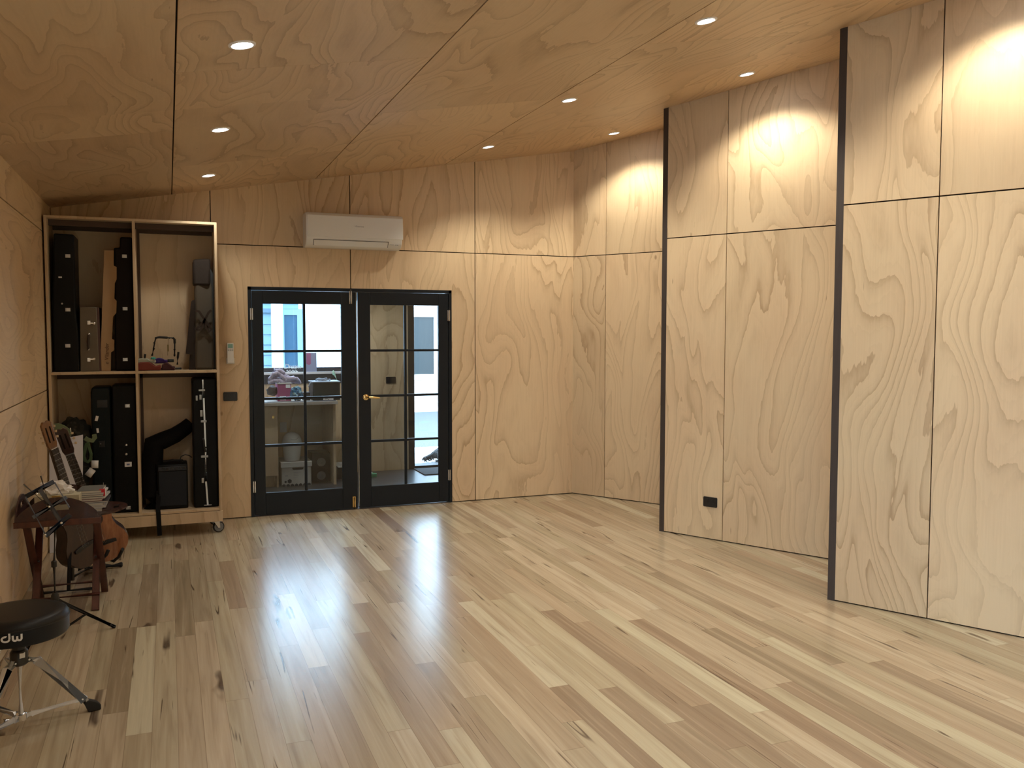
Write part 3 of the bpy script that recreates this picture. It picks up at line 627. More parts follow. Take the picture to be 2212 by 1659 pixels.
bm=NB(); tube(bm,[A(364,731),A(363,745),A(362,768)],.002,6); box(bm,A(363,752),(.012,.004,.055)); obj('hanging_tag',bm,mat('olive tag',(0.20,0.15,0.06),.6),ft)
def folded(name,label,u0,u1,v0,v1,y,dep,m,cat='cloth',tilt=.0,zb=UZ+.0015):
    p0,p1=at(u0,v0,y),at(u1,v1,y); bm=NB(); W=p1.x-p0.x; Hh=max(.02,p0.z-p1.z); n=14
    from mathutils import noise
    top=[];bot=[]
    for i in range(n+1):
        a=i/n; th=Hh*(.55+.45*math.sin(PI*min(1,a*1.1+.12)))+.010*noise.noise(Vector((a*5,p0.x*9,0)))
        zc=zb+tilt*(1-a); top.append((p0.x+W*a,y+.006*math.sin(a*7),zc+th)); bot.append((p0.x+W*a,y,zc))
    prism(bm,bot+top[::-1],(0,dep,0)); return tag(obj(name,bm,m,bev=.008),label,cat)
folded('folded_cloth','rust red folded cloth on the shelf of the upper right compartment',296,348,776,794,-.50,.10,mat('rust cloth',(0.16,0.030,0.018),.85,bump=.5,nscale=30))
folded('folded_cloth','dark maroon folded cloth lying right of the rust red one',349,378,778,793,-.49,.10,mat('maroon cloth',(0.055,0.016,0.020),.85,bump=.5,nscale=30))
folded('plastic_bag','crumpled pale grey green plastic bag on the rust cloth',297,337,768,777,-.485,.09,mat('pale bag',(0.36,0.38,0.30),.4,bump=.6,nscale=20),'bag',0,UZ+.062)
folded('folded_cloth','purple cloth bundle behind the rust red cloth',333,362,766,778,-.44,.06,mat('purple cloth',(0.045,0.020,0.16),.8,bump=.5,nscale=30),'cloth',0,UZ+.055)
p=at(331,774,-.49); bm=NB(); blob(bm,(p.x,-.492,p.z),(.020,.012,.010),3,.3,5,2); tag(obj('crumpled_wrapper',bm,mat('teal wrapper',(0.05,0.33,0.28),.5)),'small teal wrapper poking out between pale bag and purple cloth','wrapper')
# lower left compartment
cx0,cx1=bp(197,900,YC+.03)[0],bp(239,900,YC+.03)[0]
o4=[(cx0,LZ),(cx1,LZ),(cx1,1.17),(cx1-.008,1.21),(cx0+.008,1.21),(cx0,1.17)]
c4=case('keyboard_case','dark teal black hard case with white stickers, left one in the lower left compartment',o4,YC+.03,-.17,CASEG,[])
for u,v,ww,hh,an in ((209,904,.020,.040,.25),(211,930,.016,.036,-.1)):
    p=at(u,v,YC+.03); bm=NB(); box(bm,p+Vector((0,-.0007,0)),(ww,.0012,hh),Matrix.Rotation(an,3,'Y')); obj('sticker',bm,WHITEM,c4)
p=at(219,959,YC+.03); bm=NB(); box(bm,p+Vector((.004,-.004,0)),(.042,.008,.048)); lathe(bm,[(.006,0),(.006,.012),(0,.013)],p+Vector((-.004,-.006,0)),(0,-1,0),12); obj('lock',bm,PLASTICB,c4)
p=at(219,872,YC+.03); bm=NB(); box(bm,p+Vector((.006,-.003,0)),(.075,.006,.060)); obj('recessed_handle',bm,PLASTICB,c4,bev=.004)
bm=NB(); lathe(bm,[(0,0),(.004,0),(.003,.004),(0,.004)],at(217,959,YC+.015),(0,-1,0),10); obj('lock_pin',bm,CHROME,c4)
o5=[(cx1+.008,LZ),(DX-.0115,LZ),(DX-.0115,1.225),(cx1+.014,1.225)]
c5=case('guitar_case','black hard guitar case with clasps beside the divider, lower left compartment',o5,YC+.02,-.17,CASEB,[(bp(275,877,YC)[0],bp(275,877,YC)[1]),(bp(277,1098,YC)[0],bp(277,1098,YC)[1])])
p=at(277,1003,YC+.02); bm=NB(); box(bm,p+Vector((0,-.003,0)),(.052,.006,.040)); obj('name_badge',bm,mat('white enamel',(0.8,0.82,0.86),.2,coat=.5),c5,bev=.003)
bm=NB(); box(bm,p+Vector((0,-.0065,0)),(.022,.002,.013)); obj('badge_mark',bm,mat('grey blue print',(0.10,0.12,0.25),.4),c5)
bm=NB()
for v in (961,981): lathe(bm,[(0,0),(.010,0),(.008,.008),(0,.010)],at(273,v,YC+.02),(0,-1,0),14)
objs('handle_stud',bm,STEEL,c5)
# lower right compartment: gig bag, amplifier, tall case with metal strip
gg=thing('gig_bag',(at(325,1000,-.4).x,-.35,LZ),'slumped black cloth gig bag bent across the lower right compartment','bag')
bm=NB(); g=lambda u,v,y=-.38:(at(u,v,y))
gxx=DX+.0115; arm=[Vector((gxx+.080,-.36,LZ+.002)),Vector((gxx+.080,-.36,LZ+.10)),Vector((gxx+.080,-.35,LZ+.25)),Vector((gxx+.088,-.34,LZ+.42)),Vector((gxx+.10,-.33,LZ+.53)),g(348,953,-.33),g(378,940,-.30),g(400,925,-.28),g(412,914,-.27)]
tube(bm,arm,[.070,.078,.078,.078,.080,.072,.066,.060,.055],18); obj('bag_body',bm,CLOTHB,gg)
bm=NB(); xg=at(303,1000,-.4).x
tube(bm,[g(340,1000,-.42),g(343,1060,-.44),at(341,1098,-.52),at(342,1106,-.553),at(343,1122,-.562),at(345,1157,-.565)],.01,8,flat=(.004,.034)); obj('strap',bm,CLOTHB,gg)
am=thing('guitar_amplifier',(at(372,1090,-.45).x,-.38,LZ),'small black amplifier with grey grille in the lower right compartment','amplifier')
ax0,ax1=at(341,1090,-.46).x,at(407,1090,-.46).x; az1=at(370,1004,-.46).z
bm=NB(); bb(bm,ax0,ax1,-.46,-.22,LZ,az1); obj('cabinet',bm,CASEB,am,bev=.01)
bm=NB(); bb(bm,ax0+.012,ax1-.012,-.468,-.458,LZ+.028,az1-.055); obj('grille',bm,mat('blue black grille cloth',(0.007,0.011,0.018),.8,bump=.6,nscale=400),am,bev=.003)
bm=NB(); bb(bm,ax0+.008,ax1-.008,-.466,-.458,az1-.048,az1-.014); obj('control_panel',bm,mat('dark blue panel',(0.010,0.013,0.020),.4),am,bev=.002)
bm=NB()
for k in range(6): lathe(bm,[(.009,0),(.008,.010),(0,.011)],(ax0+.05+k*.032,-.466,az1-.031),(0,-1,0),12)
objs('knob',bm,PLASTICB,am)
bm=NB(); hm=(ax0+ax1)/2; tube(bm,[(hm-.09,-.34,az1),(hm-.08,-.34,az1+.016),(hm,-.34,az1+.020),(hm+.08,-.34,az1+.016),(hm+.09,-.34,az1)],.009,10,flat=(.026,.012)); obj('handle',bm,RUBBER,am)
bm=NB(); tube(bm,[at(388,1006,-.30),at(388,995,-.30),at(391,986,-.30),at(400,982,-.30),at(409,984,-.30),at(414,988,-.30)],.0045,8); tag(obj('cable',bm,PLASTICB),'thin black cable looping up behind the amplifier','cable')
tx0,tx1=at(418,1000,-.48).x,SX1-T-.0015
c6=case('instrument_case','tall black hard case with long silver lid strip, right end of the lower right compartment',[(tx0,LZ),(tx1,LZ),(tx1,1.245),(tx1-.015,1.265),(tx0+.01,1.265),(tx0,1.245)],-.49,-.17,CASEB,[])
bm=NB(); tube(bm,[at(438,820,-.495),at(440,860,-.495),at(444,965,-.495)],.005,6,flat=(.006,.013)); tube(bm,[at(444,968,-.495),at(445,1040,-.495),at(449,1092,-.495)],.005,6,flat=(.006,.013)); obj('lid_strip',bm,STEEL,c6)
for u,v,w1,h1 in ((436,843,.05,.016),(433,858,.018,.040),(425,860,.016,.042),(435,893,.020,.052),(440,910,.044,.018),(442,986,.056,.018),(438,1038,.020,.040),(449,1091,.060,.008)):
    bm=NB(); p=at(u,v,-.50); box(bm,p,(w1,.008,h1)); obj('fitting',bm,mat('dull metal fitting',(0.34,0.34,0.33),.35,.9),c6,bev=.002)
bm=NB(); tube(bm,[at(439,948,-.50),at(440,950,-.52),at(441,963,-.53),at(443,973,-.52),at(444,975,-.50)],.008,8); obj('handle',bm,RUBBER,c6)

# ---------------------------------------------------------------- bag of clothes, paper and guitars in front of the shelf
bgg=thing('backpack',(at(165,960,-.42).x,-.4,LZ),'dark patterned backpack with green straps behind the white board','bag')
bm=NB(); q=at(160,935,-.40); r_=blob(bm,(q.x+.008,-.40,q.z),(.105,.08,.112),4,.28,7,3)
for v in r_:
    if v.co.z<q.z-.04: v.co.z=q.z-.04-(q.z-.04-LZ-.001)*min(1,(q.z-.04-v.co.z)/.06)
CAMO=NT('dark camouflage cloth'); tcx=CAMO.node('ShaderNodeTexCoord'); fz=CAMO.noise(tcx.outputs['Object'],14,2); CAMO.t.links.new(CAMO.ramp(fz,[(0.40,(0.010,0.012,0.010)),(0.50,(0.030,0.030,0.022)),(0.58,(0.055,0.052,0.038)),(0.62,(0.014,0.013,0.010))],'CONSTANT'),CAMO.b.inputs['Base Color']); CAMO.b.inputs['Roughness'].default_value=.85
obj('bag_body',bm,CAMO.m,bgg)
GREEN=mat('sage green cloth',(0.13,0.17,0.095),.8,bump=.4,nscale=25); GRD=mat('darker green cloth',(0.055,0.10,0.045),.8,bump=.4,nscale=25)
YG=-.585
fg=lambda a,b,d: Vector((a,YG-d,b))
bm=NB(); ribbon(bm,[(at(u,v,YG).x,at(u,v,YG).z) for u,v in ((118,922),(126,921),(136,925),(145,931),(147,942))],.050,fg,.010); obj('green_flap',bm,GREEN,bgg,bev=.003)
bm=NB(); ribbon(bm,[(at(u,v,YG).x,at(u,v,YG).z) for u,v in ((183,946),(190,950),(200,952),(205,945),(203,938))],.034,fg,.008); obj('green_strap',bm,GREEN,bgg,bev=.003)
bm=NB(); ribbon(bm,[(at(u,v,YG).x,at(u,v,YG).z) for u,v in ((190,955),(193,968),(197,980),(196,992),(190,998),(184,995),(181,985),(184,970),(187,957))],.022,fg,.008); obj('green_strap',bm,GRD,bgg,bev=.002)
bm=NB(); ribbon(bm,[(at(u,v,YG).x,at(u,v,YG).z) for u,v in ((152,924),(153,933),(151,943))],.006,fg,.003); obj('white_piping',bm,WHITEM,bgg)
for nm,u,v,w1,h1,an,lab in (('paper_tag',205,1003,.050,.060,.05,'white swing tag with print hanging on the teal black case'),('paper_slip',195,1021,.050,.066,.65,'curled white slip of paper below the swing tag')):
    bm=NB(); n=8; p=at(u,v,-.51); Rm=Matrix.Rotation(an,3,'Y')
    V_=[[bm.verts.new(p+Rm@Vector(((j/1-.5)*w1,-.012*math.sin(PI*i/n)-k*.0008,(i/n-.5)*h1))) for j in (0,1)] for i in range(n+1) for k in (0,)]
    for i in range(n): bm.faces.new((V_[i][0],V_[i][1],V_[i+1][1],V_[i+1][0]))
    o=tag(obj(nm,bm,WHITEM),lab,'paper'); md=o.modifiers.new('s','SOLIDIFY'); md.thickness=.001
wb=thing('white_board',(at(143,1045,-.62).x,-.65,.0),'plain white board leaning against the shelf unit behind the guitars','board')
bm=NB(); A0,A1=at(106,945,-.615),at(179,940,-.615); B0=at(106,1060,-.70); B1=at(178,1060,-.70)
zt=A0.z; dirv=(Vector((A0.x,-.60,zt))-Vector((A0.x,-.76,0))); prism(bm,[Vector((A0.x-.002,-.76,.001)),Vector((A1.x-.012,-.76,.001)),Vector((A1.x,-.60,zt+.01)),Vector((A1.x-.08,-.60,zt-.004)),Vector((A1.x-.13,-.60,zt-.004)),Vector((A0.x,-.60,zt))],(0,-.006,0)); obj('panel',bm,mat('blue white board',(0.62,0.64,0.72),.5),wb)

SPR=wood('striped orange brown guitar top',(0.44,0.19,0.085),(0.25,0.095,0.042),(40,40,1.2),.25,.5)
ROSE=wood('dark rosewood',(0.05,0.022,0.015),(0.022,0.010,0.008),(8,40,4),.3,.4); FRET=wood('dark fretboard',(0.035,0.024,0.018),(0.018,0.013,0.010),(40,40,5),.5)
HEADW=wood('golden brown headstock',(0.22,0.09,0.02),(0.10,0.038,0.010),(30,30,5),.3,.4)
def guitar(name,label,heel,head,topm,sidem,headm,bodyw=.37,facing=Vector((.55,-.83,0)),slot=True,scale=1.0):
    """heel: lowest point of the lower bout, head: tip of the headstock; face looks towards facing"""
    heel=Vector(heel); head=Vector(head); V=(head-heel); L=V.length; V.normalize(); Nn=facing-V*facing.dot(V); Nn.normalize(); Uu=V.cross(Nn)
    t=thing(name,heel,label,'guitar'); bl=.49*L/1.02; D=.095
    def P(a,b,d=0): return heel+Uu*a+V*b+Nn*d
    def wdt(q):
        tab=[(0,.0),(.03,.42),(.08,.66),(.16,.88),(.27,1.0),(.38,.93),(.50,.72),(.60,.64),(.70,.70),(.80,.76),(.89,.68),(.95,.48),(.985,.26),(1,.10)]
        for i in range(len(tab)-1):
            if q<=tab[i+1][0]:
                a,b=tab[i],tab[i+1]; s=(q-a[0])/(b[0]-a[0]); return (a[1]+(b[1]-a[1])*s)*bodyw/2
        return .03
    n=40; qs=[.5-.5*math.cos(PI*i/n) for i in range(n+1)]
    out=[(wdt(q),q*bl) for q in qs]+[(-wdt(q),q*bl) for q in qs[::-1]]
    out=[out[0]]+[p for i,p in enumerate(out[1:]) if (Vector(p)-Vector(out[i])).length>1e-4]
    if (Vector(out[0])-Vector(out[-1])).length<1e-4: out.pop()
    bm=NB(); prism(bm,[P(a,b,-D) for a,b in out],Nn*(D-.003)); obj('body',bm,sidem,t,bev=.004)
    bm=NB(); prism(bm,[P(a*.995,b*.998+.0005,-.003) for a,b in out],Nn*.004); obj('soundboard',bm,topm,t)
    bm=NB(); lathe(bm,[(0,0),(.042,0),(.042,.0006),(0,.0006)],P(0,bl*.68,.001),Nn,28); obj('sound_hole',bm,GAP,t)
    bm=NB(); lathe(bm,[(.044,0),(.053,0),(.053,.001),(.044,.001)],P(0,bl*.68,.001),Nn,28); obj('rosette',bm,sidem,t)
    bm=NB(); prism(bm,[P(a,b,.001) for a,b in ((-.085,bl*.27),(.085,bl*.27),(.085,bl*.27+.020),(.04,bl*.27+.028),(-.04,bl*.27+.028),(-.085,bl*.27+.020))],Nn*.010); obj('bridge',bm,PLASTICB,t,bev=.002)
    hb=L-.185; bm=NB(); prism(bm,[P(-.028,bl-.02,-.022),P(.028,bl-.02,-.022),P(.025,hb,-.022),P(-.025,hb,-.022)],Nn*.024); obj('neck',bm,sidem,t,bev=.006)
    bm=NB(); prism(bm,[P(-.030,bl*.80,.002),P(.030,bl*.80,.002),P(.026,hb,.002),P(-.026,hb,.002)],Nn*.006); obj('fretboard',bm,FRET,t)
    bm=NB(); sl=hb-bl*.27-.01
    for k in range(1,20):
        b=hb-sl*(1-2**(-k/12)); prism(bm,[P(-.027,b,.008),P(.027,b,.008),P(.027,b+.002,.008),P(-.027,b+.002,.008)],Nn*.001)
    prism(bm,[P(-.026,hb,.002),P(.026,hb,.002),P(.026,hb+.005,.002),P(-.026,hb+.005,.002)],Nn*.009); obj('frets',bm,STEEL,t)
    bm=NB(); prism(bm,[P(a,b,-.016) for a,b in ((-.027,hb),(.027,hb),(.036,hb+.03),(.038,L-.02),(.018,L),(0,L-.008),(-.018,L),(-.038,L-.02),(-.036,hb+.03))],Nn*.018); obj('headstock',bm,headm,t,bev=.003)
    if slot:
        bm=NB()
        for s in (-1,1): prism(bm,[P(s*.010,hb+.045,.002),P(s*.020,hb+.045,.002),P(s*.020,L-.04,.002),P(s*.010,L-.04,.002)],Nn*.0008)
        obj('slots',bm,GAP,t)
    for s in (-1,1):
        for k in range(3): bm=NB(); tube(bm,[P(s*.036,hb+.06+.035*k,-.008),P(s*.052,hb+.06+.035*k,-.008)],.003,6); box(bm,P(s*.056,hb+.06+.035*k,-.008),(.014,.014,.014)); obj('tuning_peg',bm,mat('pearl and brass pegs',(0.55,0.42,0.26),.3,.4),t,bev=.002)
    bm=NB()
    for k in range(6):
        a0=(-.5+k/5)*.046; a1=(-.5+k/5)*.040; tube(bm,[P(a0,bl*.27+.015,.012),P(a1,hb+.003,.011)],.0006,5)
    obj('strings',bm,STEEL,t); return t
guitar('acoustic_guitar','acoustic guitar with striped orange brown body and long neck, leaning behind the tray table',at(237,1212,-1.50),at(130,926,-1.72),SPR,ROSE,ROSE,.325,Vector((.10,-1,.0)),True)
guitar('classical_guitar','dark bodied guitar with golden slotted headstock, left of the striped guitar',at(196,1222,-1.66),at(98,910,-1.86),ROSE,ROSE,HEADW,.30,Vector((.75,-.66,0)),True)
gs=thing('guitar_stand',(at(200,1225,-1.5).x,-1.5,0),'black tubular double guitar stand with rubber rollers on the floor behind the table','guitar stand')
bm=NB(); f0=at(240,1222,-1.38); f0.z=.014; e0=at(266,1222,-1.36); e0.z=.014
bx_=at(160,1240,-1.55).x
tube(bm,[(bx_-.01,-1.62,.60),(bx_-.005,-1.62,.30),(bx_+.0,-1.66,.012)],.013,12); tube(bm,[(bx_+.0,-1.66,.40),(bx_-.0,-1.90,.014)],.011,12); tube(bm,[(bx_-.17,-1.91,.014),(bx_+.17,-1.91,.014)],.011,12)
tube(bm,[(bx_+.05,-1.38,.016),(e0.x-.02,-1.38,.016)],.012,12); tube(bm,[(bx_,-1.64,.03),(bx_+.08,-1.38,.016)],.010,10); obj('tube_frame',bm,PLASTICB,gs)
bm=NB(); tube(bm,[(e0.x-.12,-1.38,.0195),(e0.x-.01,-1.38,.0195),(e0.x-.002,-1.38,.0195)],[.0185,.0185,.012],14); tube(bm,[(bx_+.01,-1.38,.0195),(bx_+.08,-1.38,.0195)],.0185,14); objs('rubber_roller',bm,RUBBER,gs)
bm=NB(); y=-1.60; a=at(222,1200,y); tube(bm,[at(205,1206,-1.45),at(222,1206,-1.52),at(230,1198,y),at(234,1188,y)],.011,10); tube(bm,[at(222,1208,-1.42),at(246,1212,-1.42),at(258,1201,-1.50),at(265,1186,-1.60)],.011,10); obj('cradle_arm',bm,RUBBER,gs)

# ---------------------------------------------------------------- butler tray table
tt=thing('tray_table',(-4.40,-2.18,0),'dark red wooden butler tray table on folding legs against the left wall','table')
TZ=.565; TX0,TX1,TY0,TY1=-4.632,-4.192,-2.42,-1.96
bm=NB(); bb(bm,TX0,TX1,TY0,TY1,TZ-.012,TZ); obj('tray_base',bm,MAHOG,tt,bev=.002)
bm=NB(); bb(bm,TX0-.004,TX1+.004,TY0-.012,TY0,TZ-.030,TZ+.004); bb(bm,TX0-.004,TX1+.004,TY1,TY1+.012,TZ-.030,TZ+.004); objs('tray_rail',bm,MAHOGL,tt,bev=.002)
def flap(name,C0,U,V,L,H,th,hole=True,m=MAHOG):
    """half oval flap hinged along U from C0, rising along V, with a slot handle"""
    U=Vector(U);V=Vector(V).normalized(); Nn=U.cross(V).normalized(); C0=Vector(C0); n=22
    arc=[(L*i/n,H*(math.sin(PI*i/n)**.62)) for i in range(n+1)]
    bm=NB()
    hx0,hx1,hz0,hz1=L*.37,L*.63,H*.42,H*.66
    if not hole: prism(bm,[C0+U*a+V*b for a,b in arc],Nn*th)
    else:
        outer=arc; # build as strips around the slot
        def ytop(a): i=min(n-1,int(a/L*n)); s=a/L*n-i; return arc[i][1]*(1-s)+arc[i+1][1]*s
        xs=sorted(set([round(L*i/n,5) for i in range(n+1)]+[round(hx0,5),round(hx1,5)]))
        for a,b in zip(xs[:-1],xs[1:]):
            ta,tb=max(ytop(a),.0005),max(ytop(b),.0005)
            if a>=hx0-1e-4 and b<=hx1+1e-4:
                prism(bm,[C0+U*a,C0+U*b,C0+U*b+V*hz0,C0+U*a+V*hz0],Nn*th); prism(bm,[C0+U*a+V*hz1,C0+U*b+V*hz1,C0+U*b+V*tb,C0+U*a+V*ta],Nn*th)
            else: prism(bm,[C0+U*a,C0+U*b,C0+U*b+V*tb,C0+U*a+V*ta],Nn*th)
        bmesh.ops.remove_doubles(bm,verts=bm.verts,dist=1e-5)
    return obj(name,bm,m,tt)
flap('front_flap',(TX0,TY0,TZ+.004),(1,0,0),(0,.12,1),TX1-TX0,.128,.010)
flap('back_flap',(TX0,TY1,TZ+.004),(1,0,0),(0,.25,1),TX1-TX0,.128,-.010)
flap('left_flap',(TX0,TY0,TZ+.004),(0,1,0),(.0,0,1),TY1-TY0,.120,.010)
flap('right_flap',(TX1,TY0+.03,TZ+.004),(0,1,0),(1,0,.06),TY1-TY0-.06,.135,-.010)
def leg(p0,p1,w=.040,d=.020): bm=NB(); tube(bm,[p0,p1],.01,4,flat=(w,d)); obj('leg',bm,MAHOGL,tt,bev=.003)
zt=TZ-.032
for x,dx in ((-4.575,0),(-4.215,0)):
    s=1 if x<-4.4 else -1
    leg((x,TY0+.03,zt),(x+.004,TY1-.00,.001)); leg((x+.022*s,TY1-.03,zt),(x+.022*s,TY0+.06,.001))
bm=NB()
for z,f in ((.10,.17),(.06,.10)): pass
ya=lerp(TY0+.06,TY1-.03,.14); yb_=lerp(TY1,TY0+.03,.14)
for yy in (ya,yb_): tube(bm,[(-4.575,yy,.085),(-4.215,yy,.085)],.011,10)
for yy in (TY0+.03,TY1-.03): bb(bm,-4.60,-4.20,yy-.012,yy+.012,zt-.006,zt+.001)
objs('stretcher',bm,MAHOGL,tt)
bm=NB(); 
for x in (-4.564,-4.226): tube(bm,[(x-.02,(TY0+TY1)/2+.02,zt*.52),(x+.02,(TY0+TY1)/2+.02,zt*.52)],.006,8)
objs('pivot_bolt',bm,STEEL,tt)
# things on the tray
TP=TZ+.0008
tb=thing('tissue_box',(-4.47,-2.22,TP),'cream tissue box with gold emblem on the tray table','tissue box')
CREAM=mat('cream carton',(0.52,0.49,0.36),.6)
x0,x1=at(76,1095,-2.30).x,at(174,1095,-2.30).x
Rz=Matrix.Rotation(-.06,3,'Z'); bm=NB(); box(bm,((x0+x1)/2,-2.245,TP+.062),(x1-x0,.13,.124),Rz); obj('carton',bm,CREAM,tb,bev=.002)
bm=NB(); p=at(121,1074,-2.312); box(bm,(p.x,-2.3125,p.z),(.046,.0015,.017),Rz); obj('emblem',bm,mat('gold print',(0.42,0.28,0.08),.4),tb)
bm=NB(); q=Vector((p.x-.01,-2.25,TP+.125))
r_=blob(bm,q+Vector((0,0,.022)),(.075,.035,.05),4,.75,9,5)
for v in r_:
    if v.co.z<TP+.1245: v.co.z=TP+.1245
tag_=obj('tissue',bm,WHITEM,tb); 
books=[(.0,.016,(0.16,0.17,0.16)),(.012,.010,(0.55,0.57,0.58)),(.004,.012,(0.05,0.052,0.05)),(.02,.012,(0.42,0.43,0.42)),(.0,.014,(0.20,0.03,0.05)),(.03,.010,(0.05,0.05,0.06)),(.01,.018,(0.50,0.54,0.62)),(.015,.014,(0.62,0.65,0.70)),(.0,.020,(0.58,0.62,0.70))][::-1]
z=TP; BX=at(205,1100,-2.2).x
lbl=['thick pale blue book at the bottom of the stack by the tissue box','white blue book second from the bottom of the stack','light blue book third from the bottom of the stack','thin black booklet in the middle of the stack','dark red book in the middle of the stack','light grey book just above the dark red one','black book third from the top of the stack','pale grey booklet second from the top of the stack','grey green book on top of the stack']
for k,(dx,th,c) in enumerate(books):
    t=thing('book',(BX,-2.14,z),lbl[k],'book','stack of books on the tray table'); a=.05*math.sin(k*2.3)-.05; Rz=Matrix.Rotation(a,3,'Z')
    m=mat('cover %d'%k,c,.45); cx=BX-.02+dx
    bm=NB(); box(bm,(cx,-2.13,z+.0009),(.135,.20,.0018),Rz); box(bm,(cx,-2.13,z+th-.0014),(.135,.20,.0018),Rz); box(bm,Vector((cx,-2.13,z+th/2-.0003))+Rz@Vector((0,.0995,0)),(.135,.002,th-.001),Rz); obj('cover',bm,m,t)
    bm=NB(); box(bm,(cx,-2.132,z+th/2-.0003),(.130,.194,th-.004),Rz); obj('pages',bm,mat('page edges',(0.62,0.60,0.54),.8),t)
    z+=th+.0002
rd=thing('red_pen_case',(BX+.045,-2.20,z-.045),'red and white carton end sticking out of the stack of books','box')
bm=NB(); p=at(222,1062,-2.20); bb(bm,p.x-.018,p.x+.014,-2.225,-2.20,p.z-.022,p.z+.018); obj('red_carton',bm,mat('red card',(0.50,0.012,0.025),.4),rd,bev=.002)
bm=NB(); bb(bm,p.x+.014,p.x+.018,-2.225,-2.20,p.z-.022,p.z+.018); obj('white_end',bm,WHITEM,rd)
bm=NB(); tube(bm,[p+Vector((0,.03,.0)),p+Vector((.003,.03,.05))],.002,6); tag(obj('pencil',bm,GREYT),'thin pencil standing up behind the red carton','pencil')

# ---------------------------------------------------------------- music stand
GM=mat('blue grey enamelled steel',(0.11,0.13,0.17),.4,.3); GMD=mat('black enamelled steel',(0.018,0.018,0.018),.35,.3)
ms=thing('music_stand',(at(120,1310,-2.8).x,-2.8,0),'blue grey folding wire music stand on a black tripod in front of the tray table','music stand')
yM=-2.80; M_=lambda u,v,dy=0: at(u,v,yM+dy)
bm=NB(); top=M_(119,1138); hub=M_(119,1292); tube(bm,[hub+Vector((0,0,-.03)),hub+Vector((0,0,.20))],.0105,12); tube(bm,[hub+Vector((0,0,.18)),top],.008,12); lathe(bm,[(.014,0),(.014,.03),(.009,.034)],hub+Vector((0,0,.17)),(0,0,1),14); obj('pole',bm,GMD,ms)
bm=NB(); lathe(bm,[(.012,-.045),(.019,-.035),(.021,0),(.019,.018),(.012,.03)],hub,(0,0,1),14); obj('hub',bm,GMD,ms)
foot=[Vector((-4.115,-2.735,.008)),Vector((-4.52,-3.02,.008)),Vector((-4.50,-2.50,.008))]
for f in foot:
    bm=NB(); a=hub+Vector((0,0,-.005)); d=(f-a); st=a+d*.06; tube(bm,[st,f],.01,4,flat=(.011,.019)); obj('leg',bm,GMD,ms,bev=.001)
    bm=NB(); tube(bm,[a+d*.92,f+d.normalized()*.004],.0105,10); obj('leg_tip',bm,RUBBER,ms)
    bm=NB(); m2=a+d*.52; tube(bm,[m2,Vector((hub.x,hub.y,.03))+Vector((d.x,d.y,0)).normalized()*.01],.004,8,flat=(.005,.011)); obj('leg_brace',bm,GMD,ms)
bm=NB(); tube(bm,[hub+Vector((0,0,-.04)),Vector((hub.x,hub.y,.02))],.005,8); obj('lower_rod',bm,GMD,ms)
# desk: centre bar, crossing bars and side wires, slightly leaning back
def bar(p,q,m=GM,w=.020,t=.004,nm='desk_bar'): bm=NB(); tube(bm,[p,q],.01,4,flat=(t,w)); obj(nm,bm,m,ms)
bar(M_(86,1057,.03),M_(136,1134,-.02),w=.027); bar(M_(55,1073,.03),M_(117,1040,.03),w=.024); bar(M_(71,1118,.01),M_(144,1074,.01)); bar(M_(98,1158,-.03),M_(152,1112,-.03),w=.026)
for a,b in (((118,1042),(150,1096)),((55,1073),(100,1158))): bm=NB(); tube(bm,[M_(*a,.025),M_(*b,-.02)],.0040,8); obj('side_wire',bm,GM,ms)
for a,b in (((88,1028),(108,1096)),((51,1046),(108,1096))): bm=NB(); tube(bm,[M_(*a,.04),M_(*b,.012)],.0046,8); obj('page_wire',bm,mat('worn brass wire',(0.10,0.085,0.07),.4,.6),ms)
bm=NB()
for a,dy in (((133,1129),-.024),((107,1094),.0),((116,1138),-.012),((98,1155),-.034),((80,1066),.02)): p=M_(*a,dy); lathe(bm,[(0,-.008),(.006,-.008),(.006,.008),(0,.010)],p,(0,-1,0),10)
objs('rivet',bm,CHROME,ms)

# ---------------------------------------------------------------- drum throne
ds=thing('drum_stool',(-4.41,-3.93,0),'round black padded drum stool on chrome tripod at the left edge','stool')
SC=Vector((-4.405,-3.93,0)); SR=.190; S0,S1=.395,.495
VIN=mat('black vinyl',(0.006,0.006,0.006),.42,spec=.3,bump=.1,nscale=300); VSD=mat('blue black side band',(0.005,0.008,0.013),.35,spec=.3)
bm=NB(); lathe(bm,[(0,S1+.002),(SR-.05,S1),(SR-.02,S1-.003),(SR-.006,S1-.012),(SR,S1-.024),(SR+.001,S1-.03),(SR-.02,S1-.031),(0,S1-.031)],SC,(0,0,1),64); obj('cushion_top',bm,VIN,ds)
bm=NB(); lathe(bm,[(SR-.004,S1-.031),(SR,S1-.034),(SR,S0+.012),(SR-.006,S0+.003),(SR-.02,S0),(0,S0)],SC,(0,0,1),64); obj('cushion_side',bm,VSD,ds)
bm=NB(); 
ringp=[(SC.x+(SR+.0005)*math.cos(2*PI*k/64),SC.y+(SR+.0005)*math.sin(2*PI*k/64),S1-.031) for k in range(65)]; tube(bm,ringp,.0028,6,cap=False); obj('piping',bm,VIN,ds)
